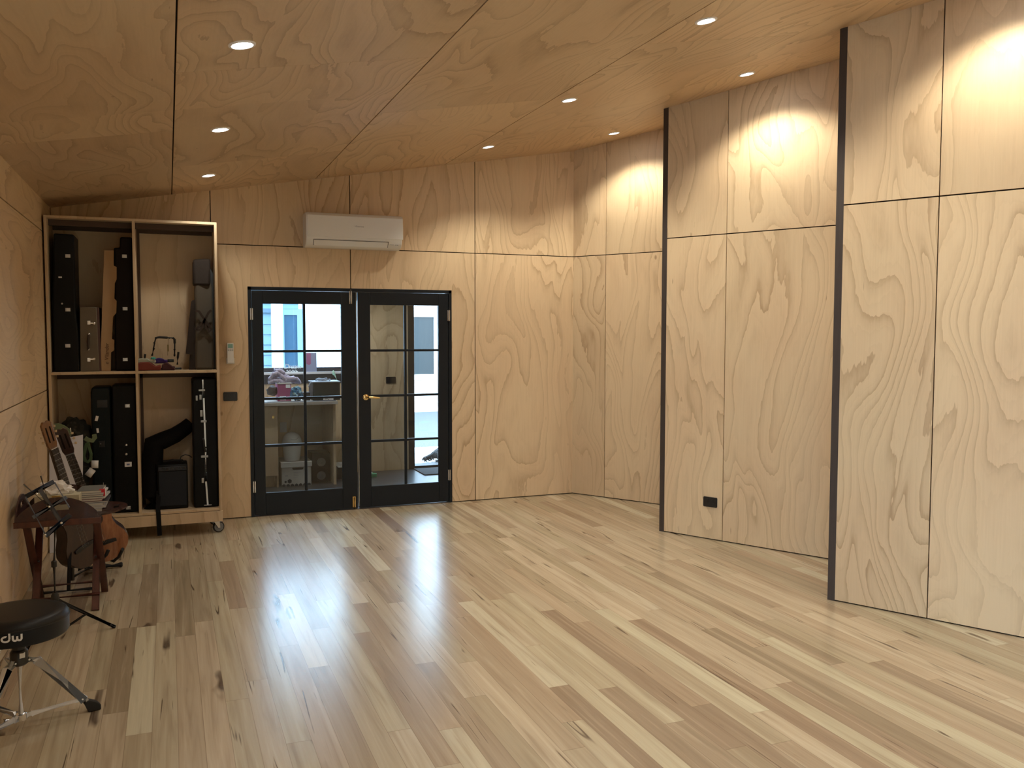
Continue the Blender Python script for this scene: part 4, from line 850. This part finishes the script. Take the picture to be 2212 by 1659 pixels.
# logo wrapped round the band
toc=math.atan2(CAM.y-SC.y,CAM.x-SC.x); 
lc=-.018   # arc offset of the logo centre, to the left as seen from the room
def onband(a,b,d): th=toc+(a+lc)/SR; return Vector((SC.x+(SR+.0004+d)*math.cos(th),SC.y+(SR+.0004+d)*math.sin(th),S0+.047+b))
def arc(cx,cy,r,a0,a1,n=16,ry=None): return [(cx+r*math.cos(math.radians(a0+(a1-a0)*i/n)),cy+(ry or r)*math.sin(math.radians(a0+(a1-a0)*i/n))) for i in range(n+1)]
wd=.0072; bm=NB()
ribbon(bm,arc(-.026,-.003,.0125,75,-270+360-360,20,.0095)[:1]+arc(-.026,-.003,.0135,80,350,22,.0100),wd,onband,.0012)
ribbon(bm,[(-.013,.021),(-.0125,.010),(-.0125,-.004)],wd,onband,.0013)
ribbon(bm,[(-.001,.009),(-.001,-.003)]+arc(.0065,-.004,.0075,180,360,10,.0085)+[(.014,.005)],wd,onband,.0012)
ribbon(bm,[(.014,.005),(.014,-.003)]+arc(.0215,-.004,.0075,180,360,10,.0085)+[(.029,.0),(.029,.012)],wd,onband,.0013)
obj('logo',bm,mat('white print',(0.72,0.74,0.78),.4),ds)
bm=NB(); lathe(bm,[(.07,S0),(.07,S0-.006),(.050,S0-.014),(.030,S0-.030),(.026,.335),(.034,.325),(.034,.275),(.026,.268),(0,.268)],SC,(0,0,1),28); obj('seat_post_housing',bm,PLASTICB,ds)
bm=NB(); a=toc+.35; d=Vector((math.cos(a),math.sin(a),0)); p=SC+d*.034+Vector((0,0,.315)); X=Vector((-d.y,d.x,0)); prism(bm,[p+X*i+ZV*j for i,j in ((-.011,-.011),(.010,-.011),(.011,.012),(.004,.008),(-.010,.010))],d*.001); obj('white_label',bm,WHITEM,ds)
bm=NB(); tube(bm,[SC+Vector((-.03,-.01,.352)),SC+Vector((-.062,-.03,.350))],.005,8); lathe(bm,[(0,0),(.016,.0),(.016,.014),(0,.016)],SC+Vector((-.062,-.03,.350)),(-.9,-.3,0),14); obj('wing_bolt',bm,CHROME,ds)
bm=NB(); tube(bm,[SC+Vector((0,0,.045)),SC+Vector((0,0,.27))],.0125,16); obj('column',bm,ALU,ds)
bm=NB(); lathe(bm,[(.015,.03),(.020,.034),(.020,.060),(.015,.064)],SC,(0,0,1),20); tube(bm,[SC+Vector((-.02,-.01,.045)),SC+Vector((-.055,-.02,.045))],.006,8); tube(bm,[SC+Vector((-.055,-.02,.033)),SC+Vector((-.055,-.02,.058))],.007,8); obj('collar',bm,CHROME,ds)
for k,a in enumerate((16,134,238)):
    a=math.radians(a); d=Vector((math.cos(a),math.sin(a),0)); tp=SC+d*.035+Vector((0,0,.285)); ft_=SC+d*.262+Vector((0,0,.030)); X=Vector((-d.y,d.x,0))
    bm=NB()
    tube(bm,[tp+d*.03-ZV*.012,ft_-d*.022+ZV*.025],.005,4,flat=(.022,.036))
    tube(bm,[tp-d*.01,tp+d*.036-ZV*.014],.005,4,flat=(.015,.030)); e=ft_-d*.03+ZV*.034; tube(bm,[e,ft_],.005,4,flat=(.016,.026)); tube(bm,[e-X*.014,e+X*.014],.004,8); tube(bm,[tp-X*.014,tp+X*.014],.005,8); obj('leg',bm,ALU,ds,bev=.001)
    bm=NB(); tube(bm,[SC+d*.020+ZV*.048,SC+d*.042+ZV*.050],.01,4,flat=(.014,.024)); tube(bm,[SC+d*.04+ZV*.050,e-ZV*.002],.004,4,flat=(.008,.020)); obj('leg_brace',bm,ALU,ds)
    bm=NB(); ff=ft_+d*.006; prism(bm,[ff+q for q in (-d*.030+ZV*.012,-d*.010+ZV*.024,d*.020+ZV*.010,d*.036-ZV*.008,d*.036-ZV*.0295,-d*.014-ZV*.0295)],X*.030); 
    for v in bm.verts: v.co-=X*.015
    obj('rubber_foot',bm,RUBBER,ds,bev=.004)

# ---------------------------------------------------------------- foyer behind the glass doors
FY=2.14
TILE=NT('dark slate floor'); tcx=TILE.node('ShaderNodeTexCoord'); bk_=TILE.node('ShaderNodeTexBrick'); TILE.t.links.new(tcx.outputs['Object'],bk_.inputs['Vector']); bk_.inputs['Scale'].default_value=1.6; bk_.offset=0; bk_.inputs['Mortar Size'].default_value=.008
bk_.inputs['Color1'].default_value=(0.035,0.035,0.038,1); bk_.inputs['Color2'].default_value=(0.045,0.044,0.046,1); bk_.inputs['Mortar'].default_value=(0.015,0.015,0.015,1); TILE.t.links.new(bk_.outputs[0],TILE.b.inputs['Base Color']); TILE.b.inputs['Roughness'].default_value=.28
bm=NB(); bb(bm,-3.9,.5,.12,2.25,-.06,0); obj('floor_foyer',bm,TILE.m)['kind']='structure'
bm=NB(); bb(bm,-3.9,.5,.12,2.3,2.5,2.6); obj('ceiling_foyer',bm,PLYB)['kind']='structure'
root=struct('wall_foyer'); bm=NB(); uv=bm.loops.layers.uv.new('uv'); O=Vector((0,FY,0)); N=Vector((0,-1,0)); U=Vector((1,0,0))
EX0,EX1=-1.075,-.20; KX=-1.80
for (x0,x1,z0,z1) in ((KX,EX0-.075,0,2.5),(-3.9,KX,0,1.185),(-3.9,KX,2.2,2.5),(EX0-.075,EX1+.06,2.12,2.5),(EX1+.06,.5,0,2.5)):
    sheet(bm,uv,O,U,ZV,N,[(x0,z0),(x1,z0),(x1,z1),(x0,z1)],th=.11)
sheet(bm,uv,Vector((-3.9,0,0)),Vector((0,1,0)),ZV,Vector((1,0,0)),[(.12,0),(FY,0),(FY,2.5),(.12,2.5)],th=.1)
sheet(bm,uv,Vector((.5,0,0)),Vector((0,1,0)),ZV,Vector((-1,0,0)),[(.12,0),(FY,0),(FY,2.5),(.12,2.5)],th=.1)
obj('plywood_lining',bm,PLY,root,uv=True,smooth=20)
plate('light_switch','black switch plate on the foyer wall seen through the right door',(at(844,821,FY).x,FY,at(844,821,FY).z),(1,0,0),(0,-1,0),.118,.080,'switch',2)
wn=struct('window_1',(-2.9,FY,1.185)); bm=NB(); WZa,WZb=1.185,2.2
bb(bm,-3.9,KX,FY-.01,FY+.09,WZa,WZa+.055); bb(bm,-3.9,KX,FY-.01,FY+.09,WZb-.05,WZb)
for x in (-3.87,KX-.03): bb(bm,x-.03,x+.03,FY-.01,FY+.09,WZa,WZb)
obj('window_frame',bm,mat('dark grey aluminium',(0.035,0.04,0.05),.4,.3),wn,bev=.002)
bm=NB(); bb(bm,-3.9,KX,FY-.07,FY-.01,WZa-.02,WZa+.005); obj('window_sill',bm,WHITEM,wn,bev=.002)
bm=NB(); bb(bm,-3.87,KX-.03,FY+.04,FY+.045,WZa+.05,WZb-.05); obj('glass_panes',bm,GLASS,wn)
bm=NB(); bb(bm,-3.9,KX,FY-.012,FY-.0005,WZa-.13,WZa-.02); obj('sill_board',bm,mat('dark blue grey board',(0.03,0.04,0.05),.5),wn)
# outside door frame (door stands open, out of sight)
df=struct('door_3',(-.64,FY,0)); bm=NB(); bb(bm,EX0-.075,EX0,FY-.01,FY+.16,0,2.12); bb(bm,EX1,EX1+.06,FY-.01,FY+.16,0,2.12); bb(bm,EX0,EX1,FY-.01,FY+.16,2.06,2.12); bb(bm,EX0,EX1,FY-.01,FY+.20,-.001,.035); obj('door_frame',bm,BLACKP,df,bev=.003)
fl=dup(base,(-2.45-bx0,1.15-by0,2.4985-ceil_z(bx0)),'added unseen downlight that brightens the foyer')  # unseen lamp, added to brighten the foyer
fl['group']='added foyer fill lights'; fl.rotation_euler=(0,-math.atan(.17236891),0)
for c_ in fl.children:
    if c_.type=='LIGHT': c_.data=LB.copy(); c_.data.energy=SPOT_W*1.2; c_.data.color=(1,.97,.93)
# bench top and its supports
bn=thing('bench',(-2.8,1.75,0),'pale plywood bench top on panel legs under the foyer window','bench'); PLYG=mat('grey white laminate',(0.50,0.46,0.42),.35)
BZ=.905
bm=NB(); bb(bm,-3.85,-2.125,1.385,FY-.0005,BZ-.035,BZ); obj('bench_top',bm,PLYG,bn,bev=.003)
bm=NB(); bb(bm,-2.172,-2.145,1.41,FY-.0005,0,BZ-.035); obj('side_panel',bm,PLYB,bn)
cb2=thing('base_cabinet',(-3.2,1.7,0),'pale plywood base cupboard under the left end of the foyer bench','cabinet')
bm=NB(); bb(bm,-3.80,-2.748,1.44,FY-.0005,.12,BZ-.0355); obj('carcass',bm,PLYB,cb2); bm=NB(); bb(bm,-3.80,-2.765,1.50,1.52,0,.12); bb(bm,-2.765,-2.748,1.44,FY-.001,0,.12); obj('kickboard',bm,PLYB,cb2)
bm=NB(); bb(bm,-3.30,-2.750,1.420,1.440,.13,BZ-.04); obj('door',bm,PLYB,cb2,bev=.002); p=at(590,901,1.42); bm=NB(); bb(bm,p.x-.012,p.x+.012,1.405,1.42,p.z-.014,p.z+.014); obj('square_pull',bm,BRASS,cb2,bev=.002)
plate('wall_socket','white power socket under the bench beside the cupboard',(at(612,923,FY).x,FY-.0,at(612,923,FY).z),(1,0,0),(0,-1,0),.075,.115,'power outlet',1)
for o in bpy.data.objects:
    if o.name.startswith('wall_socket'):
        for c in o.children: c.data=c.data.copy(); c.data.materials[0]=WHITEP
# archive box, bin, speaker
ab=thing('archive_box',(-2.53,1.60,0),'white cardboard archive box with hexagon print under the bench','box'); bx0,bx1=at(609,1050,1.45).x,at(673,1050,1.45).x; bz=at(640,998,1.45).z
ABW=mat('grey white cardboard',(0.50,0.49,0.46),.7)
bm=NB(); bb(bm,bx0,bx1,1.46,1.86,.001,bz-.004); obj('carton',bm,ABW,ab,bev=.002)
bm=NB(); bb(bm,bx0-.008,bx1+.008,1.450,1.87,bz-.055,bz); obj('lid',bm,ABW,ab,bev=.002)
xm=(bx0+bx1)/2; bm=NB(); prism(bm,[(xm+a,1.4592,b) for a,b in ((-.045,bz-.062),(.075,bz-.062),(.070,bz-.080),(.062,bz-.086),(-.032,bz-.086),(-.040,bz-.080))],(0,.0012,0)); obj('hand_hole',bm,DK,ab)
HEX=mat('slate print',(0.045,0.055,0.065),.6)
bm=NB()
def hexa(cx,cz,r,half=False):
    pts=[(cx+r*math.cos(math.radians(30+60*k)),cz+r*math.sin(math.radians(30+60*k))) for k in range(6)]
    if half: pts=[(a,max(b,.002)) for a,b in pts]
    prism(bm,[(a,1.4585,b) for a,b in pts],(0,.0012,0))
for k in range(7): hexa(bx0+.022+k*(bx1-bx0-.03)/6.4,.006,.022,True)
hexa(bx0+.082,.055,.024); hexa(bx0+.040,.050,.013); obj('hexagon_print',bm,HEX,ab)
bm=NB()
for k,wd_ in enumerate((.075,.05,.055,.04)): bb(bm,xm-.03,xm-.03+wd_,1.4588,1.4598,bz-.115-.017*k,bz-.111-.017*k)
bb(bm,bx0+.035,bx0+.065,1.4588,1.4598,bz-.15,bz-.141); obj('printed_lines',bm,GREYT,ab)
sb=thing('swing_bin',(at(631,995,1.6).x,1.60,bz),'white domed swing top bin standing on the archive box','bin'); bc=(at(631,995,1.6).x,1.60,bz+.0008)
k=1.0; bm=NB(); lathe(bm,[(0,0),(.080,0),(.084,.004),(.100,.150),(.102,.165),(.094,.165),(.080,.01),(0,.01)],bc,(0,0,1),36); obj('bucket',bm,WHITEP,sb)
bm=NB(); lathe(bm,[(.106,.162),(.107,.180),(.104,.200),(.098,.235),(.082,.270),(.055,.294),(.022,.305),(0,.306)],bc,(0,0,1),36); obj('dome_lid',bm,WHITEP,sb)
bm=NB(); c0=Vector(bc)
ringf=[]
for i in range(25):
    a=PI+PI*i/24; xx=.048*math.cos(a); zz=.262+.030*math.sin(a)
    rr=.106-.9*max(0,zz-.2)**1.6*2.2; ringf.append(c0+Vector((xx+.010,-math.sqrt(max(.0005,(rr**2-xx**2)))-.003,zz)))
tube(bm,ringf,.0018,6); obj('swing_flap_line',bm,GREYT,sb)
sp_=thing('speaker',(at(700,1045,1.7).x,1.75,0),'tall dark speaker cabinet with two pale round cones under the bench','speaker')
sx0,sx1=at(674,1050,1.62).x,at(718,1050,1.62).x; sz=at(700,978,1.62).z
bm=NB(); bb(bm,sx0,sx1,1.62,1.92,.001,sz); obj('cabinet',bm,mat('dark slate speaker',(0.008,0.012,0.013),.5,spec=.2),sp_,bev=.006)
for v in (998,1027):
    p=at(694,v,1.62); bm=NB(); lathe(bm,[(.047,0),(.047,.006),(.040,.006),(.022,.001),(.016,.002),(.0,.008)],(p.x,1.6195,p.z),(0,-1,0),32); obj('speaker_cone',bm,mat('grey cone',(0.16,0.17,0.17),.45),sp_)
# paper carton at the right of the bench
pc=thing('paper_stack',(at(733,1035,1.7).x,1.75,0),'dark carton with white papers on top beside the bench panel','box')
a,b=at(727,1040,1.7).x+.02,at(745,1040,1.7).x+.12; bm=NB(); bb(bm,a,b,1.72,1.95,.001,.13); obj('carton',bm,PLASTICB,pc)
bm=NB(); 
for k in range(3): box(bm,((a+b)/2+.01*k,1.83,.135+.012*k),(b-a-.02,.2,.010),Matrix.Rotation(.1*k,3,'Z'))
obj('papers',bm,WHITEM,pc)
# on the bench
pb=thing('pink_box',(at(618,860,1.6).x,1.60,BZ),'magenta storage box with white labels on the bench','box'); x0,x1=at(600,855,1.55).x,at(629,855,1.55).x; z1=at(615,827,1.55).z
MAG=mat('magenta board',(0.33,0.055,0.17),.5); bm=NB(); bb(bm,x0,x1,1.55,1.75,BZ+.001,z1-.012); obj('carton',bm,MAG,pb,bev=.003); bm=NB(); bb(bm,x0-.004,x1+.004,1.546,1.754,z1-.012,z1); obj('lid_rim',bm,WHITEP,pb)
bm=NB(); bb(bm,x1-.055,x1-.008,1.548,1.5505,z1-.055,z1-.018); bb(bm,x0+.020,x0+.085,1.548,1.5505,BZ+.010,BZ+.055); objs('label',bm,WHITEM,pb)
from mathutils import noise as mnoise
def cloth(name,label,pts,width,y,m,cat='cloth',thick=.018,amp=.012,z0=None,seedv=0):
    bm=NB(); n=len(pts)
    P_=[at(u,v,y) for u,v in pts]
    fine=[]
    for i in range(n-1):
        for k in range(6): fine.append(P_[i].lerp(P_[i+1],k/6))
    fine.append(P_[-1])
    rr=[thick*(1+.4*mnoise.noise(Vector((i*.35,seedv,0)))) for i in range(len(fine))]
    fine=[p+Vector((0,.02*mnoise.noise(Vector((i*.3,seedv+5,0))),amp*mnoise.noise(Vector((i*.5,seedv+9,0))))) for i,p in enumerate(fine)]
    tube(bm,fine,rr,10); return bm
LIL=mat('lilac striped cloth',(0.42,0.37,0.47),.85,bump=.5,nscale=40,noise=.25)
bm=NB()
for k,pts in enumerate(([(582,822),(590,808),(600,806),(612,815),(618,822)],[(588,818),(598,812),(610,813),(625,818),(640,818),(646,824)],[(590,806),(600,804),(612,808),(622,816),(636,815)],[(580,826),(592,822),(606,823),(616,824)],[(594,803),(604,801),(614,806)],[(612,822),(630,824),(644,822),(648,828)])):
    b2=cloth('x','',pts,0,1.60+.025*(k%3),None,thick=.020,seedv=k*3.3); me=bpy.data.meshes.new('t'); b2.to_mesh(me); b2.free(); bm.from_mesh(me)
cl=tag(obj('bundled_cloth',bm,LIL),'crumpled lilac striped cloth heaped on the magenta box','cloth')
bm=NB(); p=at(589,845,1.58); blob(bm,(p.x,1.62,max(p.z,BZ+.055)),(.055,.05,.054),3,.35,5,4); tag(obj('dark_bag',bm,mat('dark brown cloth',(0.035,0.022,0.024),.7,bump=.4,nscale=20)),'dark brown bundle hanging left of the magenta box on the bench','bag')
bm=NB(); p=at(640,845,1.56); r_=blob(bm,(p.x,1.56,BZ+.075),(.062,.05,.074),4,.5,7,8); BL=NT('blue patterned plastic'); tcx=BL.node('ShaderNodeTexCoord'); BL.t.links.new(BL.ramp(BL.noise(tcx.outputs['Object'],22,1),[(0.0,(0.02,0.13,0.26)),(0.50,(0.03,0.20,0.36)),(0.58,(0.30,0.48,0.52))],'CONSTANT'),BL.b.inputs['Base Color']); BL.b.inputs['Roughness'].default_value=.35
tag(obj('plastic_bag',bm,BL.m),'blue and pale patterned plastic bag beside the magenta box','bag')
bm=NB(); p=at(602,797,1.68); bb(bm,p.x-.045,p.x+.045,1.66,1.74,p.z-.025,p.z+.012); tag(obj('small_carton',bm,mat('grey violet card',(0.32,0.30,0.38),.6),bev=.003),'small grey carton on top of the lilac cloth heap','box')
kb=thing('equipment_case',(at(705,860,1.6).x,1.62,BZ),'black equipment box with brand sticker and coiled leads on the bench','case'); x0,x1=at(676,855,1.50).x,at(735,855,1.50).x; z1=at(700,825,1.50).z
bm=NB(); bb(bm,x0,x1,1.50,1.80,BZ+.001,z1); obj('shell',bm,mat('dark teal plastic box',(0.005,0.016,0.022),.45,spec=.2),kb,bev=.006)
bm=NB(); bb(bm,x0-.006,x1+.006,1.495,1.805,z1-.008,z1+.004); obj('lid',bm,mat('pale grey lid',(0.25,0.28,0.32),.4),kb,bev=.003)
p=at(709,853,1.5); bm=NB(); bb(bm,p.x-.055,p.x+.055,1.4975,1.500,BZ+.006,BZ+.036); obj('sticker',bm,WHITEM,kb); text('sticker_mark','RC',.036,(p.x-.012,1.4968,BZ+.021),(1,0,0),(0,0,1),PLASTICB,kb,.0004,shear=.4)
bm=NB()
for k in range(4):
    c0=Vector(((x0+x1)/2-.02+.02*math.sin(k*2),1.62,z1+.012+.006*k)); tube(bm,[c0+Vector(((.075-.008*k)*math.cos(2*PI*i/24),.055*math.sin(2*PI*i/24),.004*math.sin(i))) for i in range(25)],.0045,6)
tube(bm,[Vector((x0+.02,1.6,z1+.012)),Vector((x0-.01,1.56,z1+.004)),Vector((x0-.045,1.52,z1-.05))],.0045,6); tag(obj('coiled_cable',bm,mat('grey lead',(0.22,0.25,0.30),.4)),'grey cable coiled on top of the black equipment box','cable')
bm=NB(); p=at(665,842,1.55); box(bm,(p.x-.01,1.62,BZ+.045),(.075,.12,.088)); tag(obj('small_black_device',bm,mat('black device',(0.015,0.02,0.028),.4),bev=.005),'small black device squeezed left of the equipment box','device')
bm=NB(); p0,p1=at(728,824,1.78),at(721,803,1.80); tube(bm,[p0+Vector((0,.0,.012)),p0.lerp(p1,.5),p1],[.006,.006,.010],8); blob(bm,p1+Vector((-.004,0,-.012)),(.014,.010,.028),2); tag(obj('dish_brush',bm,mat('green white plastic',(0.42,0.66,0.50),.4)),'pale green brush standing behind the equipment box','brush')
bm=NB(); p=at(735,852,1.48); tube(bm,[(p.x+.004,1.48,BZ+.004),(p.x-.003,1.48,BZ+.05)],.006,8); tag(obj('white_marker',bm,WHITEP),'thin white marker pen upright at the right end of the bench','pen')
bm=NB(); bb(bm,at(573,860,1.42).x-.5,-2.14,1.40,1.46,BZ+.0005,BZ+.004); tag(obj('bench_runner',bm,mat('blue grey strip',(0.09,0.11,0.15),.5)),'dark runner strip along the front of the foyer bench','mat')
# notice and script sign at the window
nt_=thing('paper_notice',(at(672,780,FY-.08).x,FY-.09,WZa+.006),'pale blue sheet with pink print standing on the window sill','notice'); a,b=at(661,800,FY-.05).x,at(684,800,FY-.05).x; z1=at(670,762,FY-.05).z
bm=NB(); bb(bm,a,b,FY-.055,FY-.052,WZa+.006,z1); obj('sheet',bm,mat('pale blue paper',(0.30,0.34,0.50),.7),nt_)
bm=NB(); bb(bm,a+.005,a+.055,FY-.0565,FY-.055,z1-.125,z1-.005); prism(bm,[(a+.005,FY-.0565,z1-.125),(a+.055,FY-.0565,z1-.125),(a+.036,FY-.0565,z1-.140)],(0,.0015,0)); obj('pink_print',bm,mat('rose print',(0.40,0.14,0.27),.7),nt_)
sg=thing('script_sign',(at(632,800,FY-.05).x,FY-.05,WZa+.006),'white wire word sign standing on the foyer window sill','sign')
text('word','Dream',.075,(at(631,793,FY-.05).x,FY-.055,at(631,793,FY-.05).z+.005),(1,0,.0),(0,0,1),WHITEM,sg,.002,shear=.35,spacing=.85)
bm=NB(); q=at(631,801,FY-.05); tube(bm,[(q.x-.062+i*.0062,FY-.05,WZa+.020+.011*math.sin(i*1.25)) for i in range(21)],.0035,6); bb(bm,q.x-.06,q.x+.06,FY-.056,FY-.044,WZa+.0055,WZa+.011); obj('base_scroll',bm,WHITEM,sg)
# floor bits in the foyer
bm=NB(); bb(bm,-1.10,-.25,1.62,2.10,.0008,.012); tag(obj('door_mat',bm,mat('black coir mat',(0.014,0.014,0.015),.95,bump=.8,nscale=200),bev=.004),'black door mat inside the open outer door','mat')
gt=thing('green_carton',(at(798,1028,1.72).x,1.74,0),'green and white packet lying on the dark foyer floor','packet'); q=at(798,1030,1.72); bm=NB(); box(bm,(q.x-.01,1.76,.022),(.16,.14,.042),Matrix.Rotation(.3,3,'Z')); obj('packet',bm,mat('green packet',(0.06,0.30,0.13),.4),gt,bev=.006)
bm=NB(); box(bm,(q.x-.02,1.76,.050),(.10,.10,.014),Matrix.Rotation(.1,3,'Z')); obj('white_top',bm,WHITEM,gt,bev=.003)

# ---------------------------------------------------------------- outside
GRAV=NT('blue grey gravel'); tcx=GRAV.node('ShaderNodeTexCoord'); vz=GRAV.noise(tcx.outputs['Object'],60,3,.7); gp=GRAV.noise(tcx.outputs['Object'],1.1,2)
cg=GRAV.ramp(vz,[(0.35,(0.025,0.028,0.03)),(0.5,(0.07,0.073,0.076)),(0.68,(0.16,0.16,0.16))]); cg=GRAV.mix(GRAV.ramp(gp,[(0.60,0),(0.68,.8)]),cg,(0.06,0.12,0.02)); GRAV.t.links.new(cg,GRAV.b.inputs['Base Color']); GRAV.b.inputs['Roughness'].default_value=.9
bm=NB(); bb(bm,-14,14,4.05,30,-.12,-.02); bb(bm,-14,-4.9,-14,4.05,-.12,-.02); bb(bm,1.8,14,-14,4.05,-.12,-.02); bb(bm,-4.9,1.8,-14,-10.62,-.12,-.02); tag(obj('gravel_yard',bm,GRAV.m),'blue grey gravel yard outside beyond the deck','gravel',kind='stuff')
bm=NB(); bb(bm,-4.5,2.0,2.26,4.05,-.10,-.004); dk=obj('floor_deck',bm,mat('pale concrete step',(0.72,0.70,0.66),.7,noise=.1,nscale=8)); dk['kind']='structure'
hs=thing('house',(1,9.7,0),'white weatherboard house across the yard, seen through glass doors','house'); HW=mat('white weatherboard',(0.82,0.82,0.80),.5); HB=mat('blue grey cladding',(0.13,0.22,0.29),.6)
HY=9.6; bm=NB()
for k in range(19):
    z0=.16+k*.18; prism(bm,[(-.9,HY-.022,z0),(-.9,HY-.004,z0+.18),(-.9,HY+.2,z0+.18),(-.9,HY+.2,z0)],(6.5,0,0))
bb(bm,-.9,5.6,HY-.03,HY+.2,-.0195,.15); obj('wall',bm,HW,hs)
def hwin(cx0,cx1,z0,z1,fm,gm,par,y):
    bm=NB(); f=.11; bb(bm,cx0-f,cx1+f,y-.06,y,z0-f,z0); bb(bm,cx0-f,cx1+f,y-.06,y,z1,z1+f); bb(bm,cx0-f,cx0,y-.06,y,z0,z1); bb(bm,cx1,cx1+f,y-.06,y,z0,z1); w1=obj('window',bm,fm,par)
    bm=NB(); bb(bm,cx0,cx1,y-.035,y-.025,z0,z1); obj('pane',bm,gm,w1)
PANE=mat('dark reflecting pane',(0.03,0.036,0.036),.3,spec=.3)
hwin(.62,1.351,.767,1.958,HW,PANE,hs,HY-.022)
bh=thing('blue_house',(-3,9.7,0),'blue grey clad building with dark window, seen through the upper left panes','house')
bm=NB(); 
for k in range(16): prism(bm,[(-7,HY+.0-.02,k*.2),(-7,HY,k*.2+.2),(-7,HY+.2,k*.2+.2),(-7,HY+.2,k*.2)],(5.6,0,0))
obj('wall',bm,HB,bh); bm=NB(); bb(bm,-7,-1.35,HY-.06,HY,2.02,2.10); obj('lintel',bm,mat('dark blue trim',(0.08,0.13,0.18),.5),bh)
hwin(-1.69,-1.44,.5,1.98,mat('light blue frame',(0.15,0.25,0.33),.5),mat('dark blue pane',(0.025,0.07,0.115),.3,spec=.2),bh,HY-.03)
pp=tag(obj('porch_post',(lambda b:(bb(b,-1.96,-1.765,HY-.5,HY-.30,-.02,3.6),b)[1])(NB()),HW),'white square porch post outside the foyer window','post')
bm=NB(); bb(bm,-1.32,-.9,HY-.1,HY+.2,-.02,3.58); tag(obj('white_corner_wall',bm,HW),'bright white wall section between blue building and weatherboards','wall')

# dog lying on the step
dg=thing('dog',(-.55,2.62,-.004),'shaggy black dog with a white paw resting on the step outside','dog')
FUR=mat('black dog fur',(0.005,0.005,0.005),.7,noise=.4,nscale=40); WF=mat('white dog fur',(0.70,0.68,0.64),.7)
sk=bpy.data.meshes.new('body'); P_=[(-.55,2.62,.13),(-.38,2.62,.15),(-.20,2.62,.15),(-.06,2.60,.20),(.05,2.56,.26),(.17,2.52,.25),(-.62,2.50,.045),(-.68,2.40,.03),(-.76,2.39,.03),(-.22,2.48,.05),(-.36,2.40,.03),(-.70,2.66,.07),(-.84,2.62,.035)]
E_=[(0,1),(1,2),(2,3),(3,4),(4,5),(0,6),(6,7),(7,8),(2,9),(9,10),(0,11),(11,12)]
R_=[.12,.11,.105,.08,.065,.035,.045,.03,.028,.04,.028,.04,.025]
lo=Vector((-.55,2.62,0)); sk.from_pydata([Vector(p)-lo for p in P_],E_,[]); db=bpy.data.objects.new('body',sk); C.objects.link(db); db.parent=dg; db.location=lo-WL[dg]
md=db.modifiers.new('skin','SKIN'); 
for i,r in enumerate(R_): sk.skin_vertices[0].data[i].radius=(r,r)
sk.skin_vertices[0].data[0].use_root=True
s2=db.modifiers.new('sub','SUBSURF'); s2.levels=s2.render_levels=2; sk.materials.append(FUR); WL[db]=lo
bm=NB(); rnd=random.Random(3)
for i in range(900):
    a,b=E_[rnd.randrange(len(E_))]; t_=rnd.random(); p=Vector(P_[a]).lerp(Vector(P_[b]),t_); r=R_[a]*(1-t_)+R_[b]*t_
    d=Vector((rnd.gauss(0,1),rnd.gauss(0,1),rnd.gauss(0,1))).normalized(); s=p+d*r*.85; e=s+d*.02+Vector((rnd.uniform(-.02,.02),-.01,-.035)); 
    if s.z<.015: continue
    e.z=max(e.z,.003); tube(bm,[s,(s+e)/2+d*.008,e],[.006,.004,.0008],5)
obj('fur_coat',bm,FUR,dg)
bm=NB(); blob(bm,(-.775,2.385,.026),(.05,.032,.027),3,.2,6,1); obj('white_paw',bm,WF,dg)
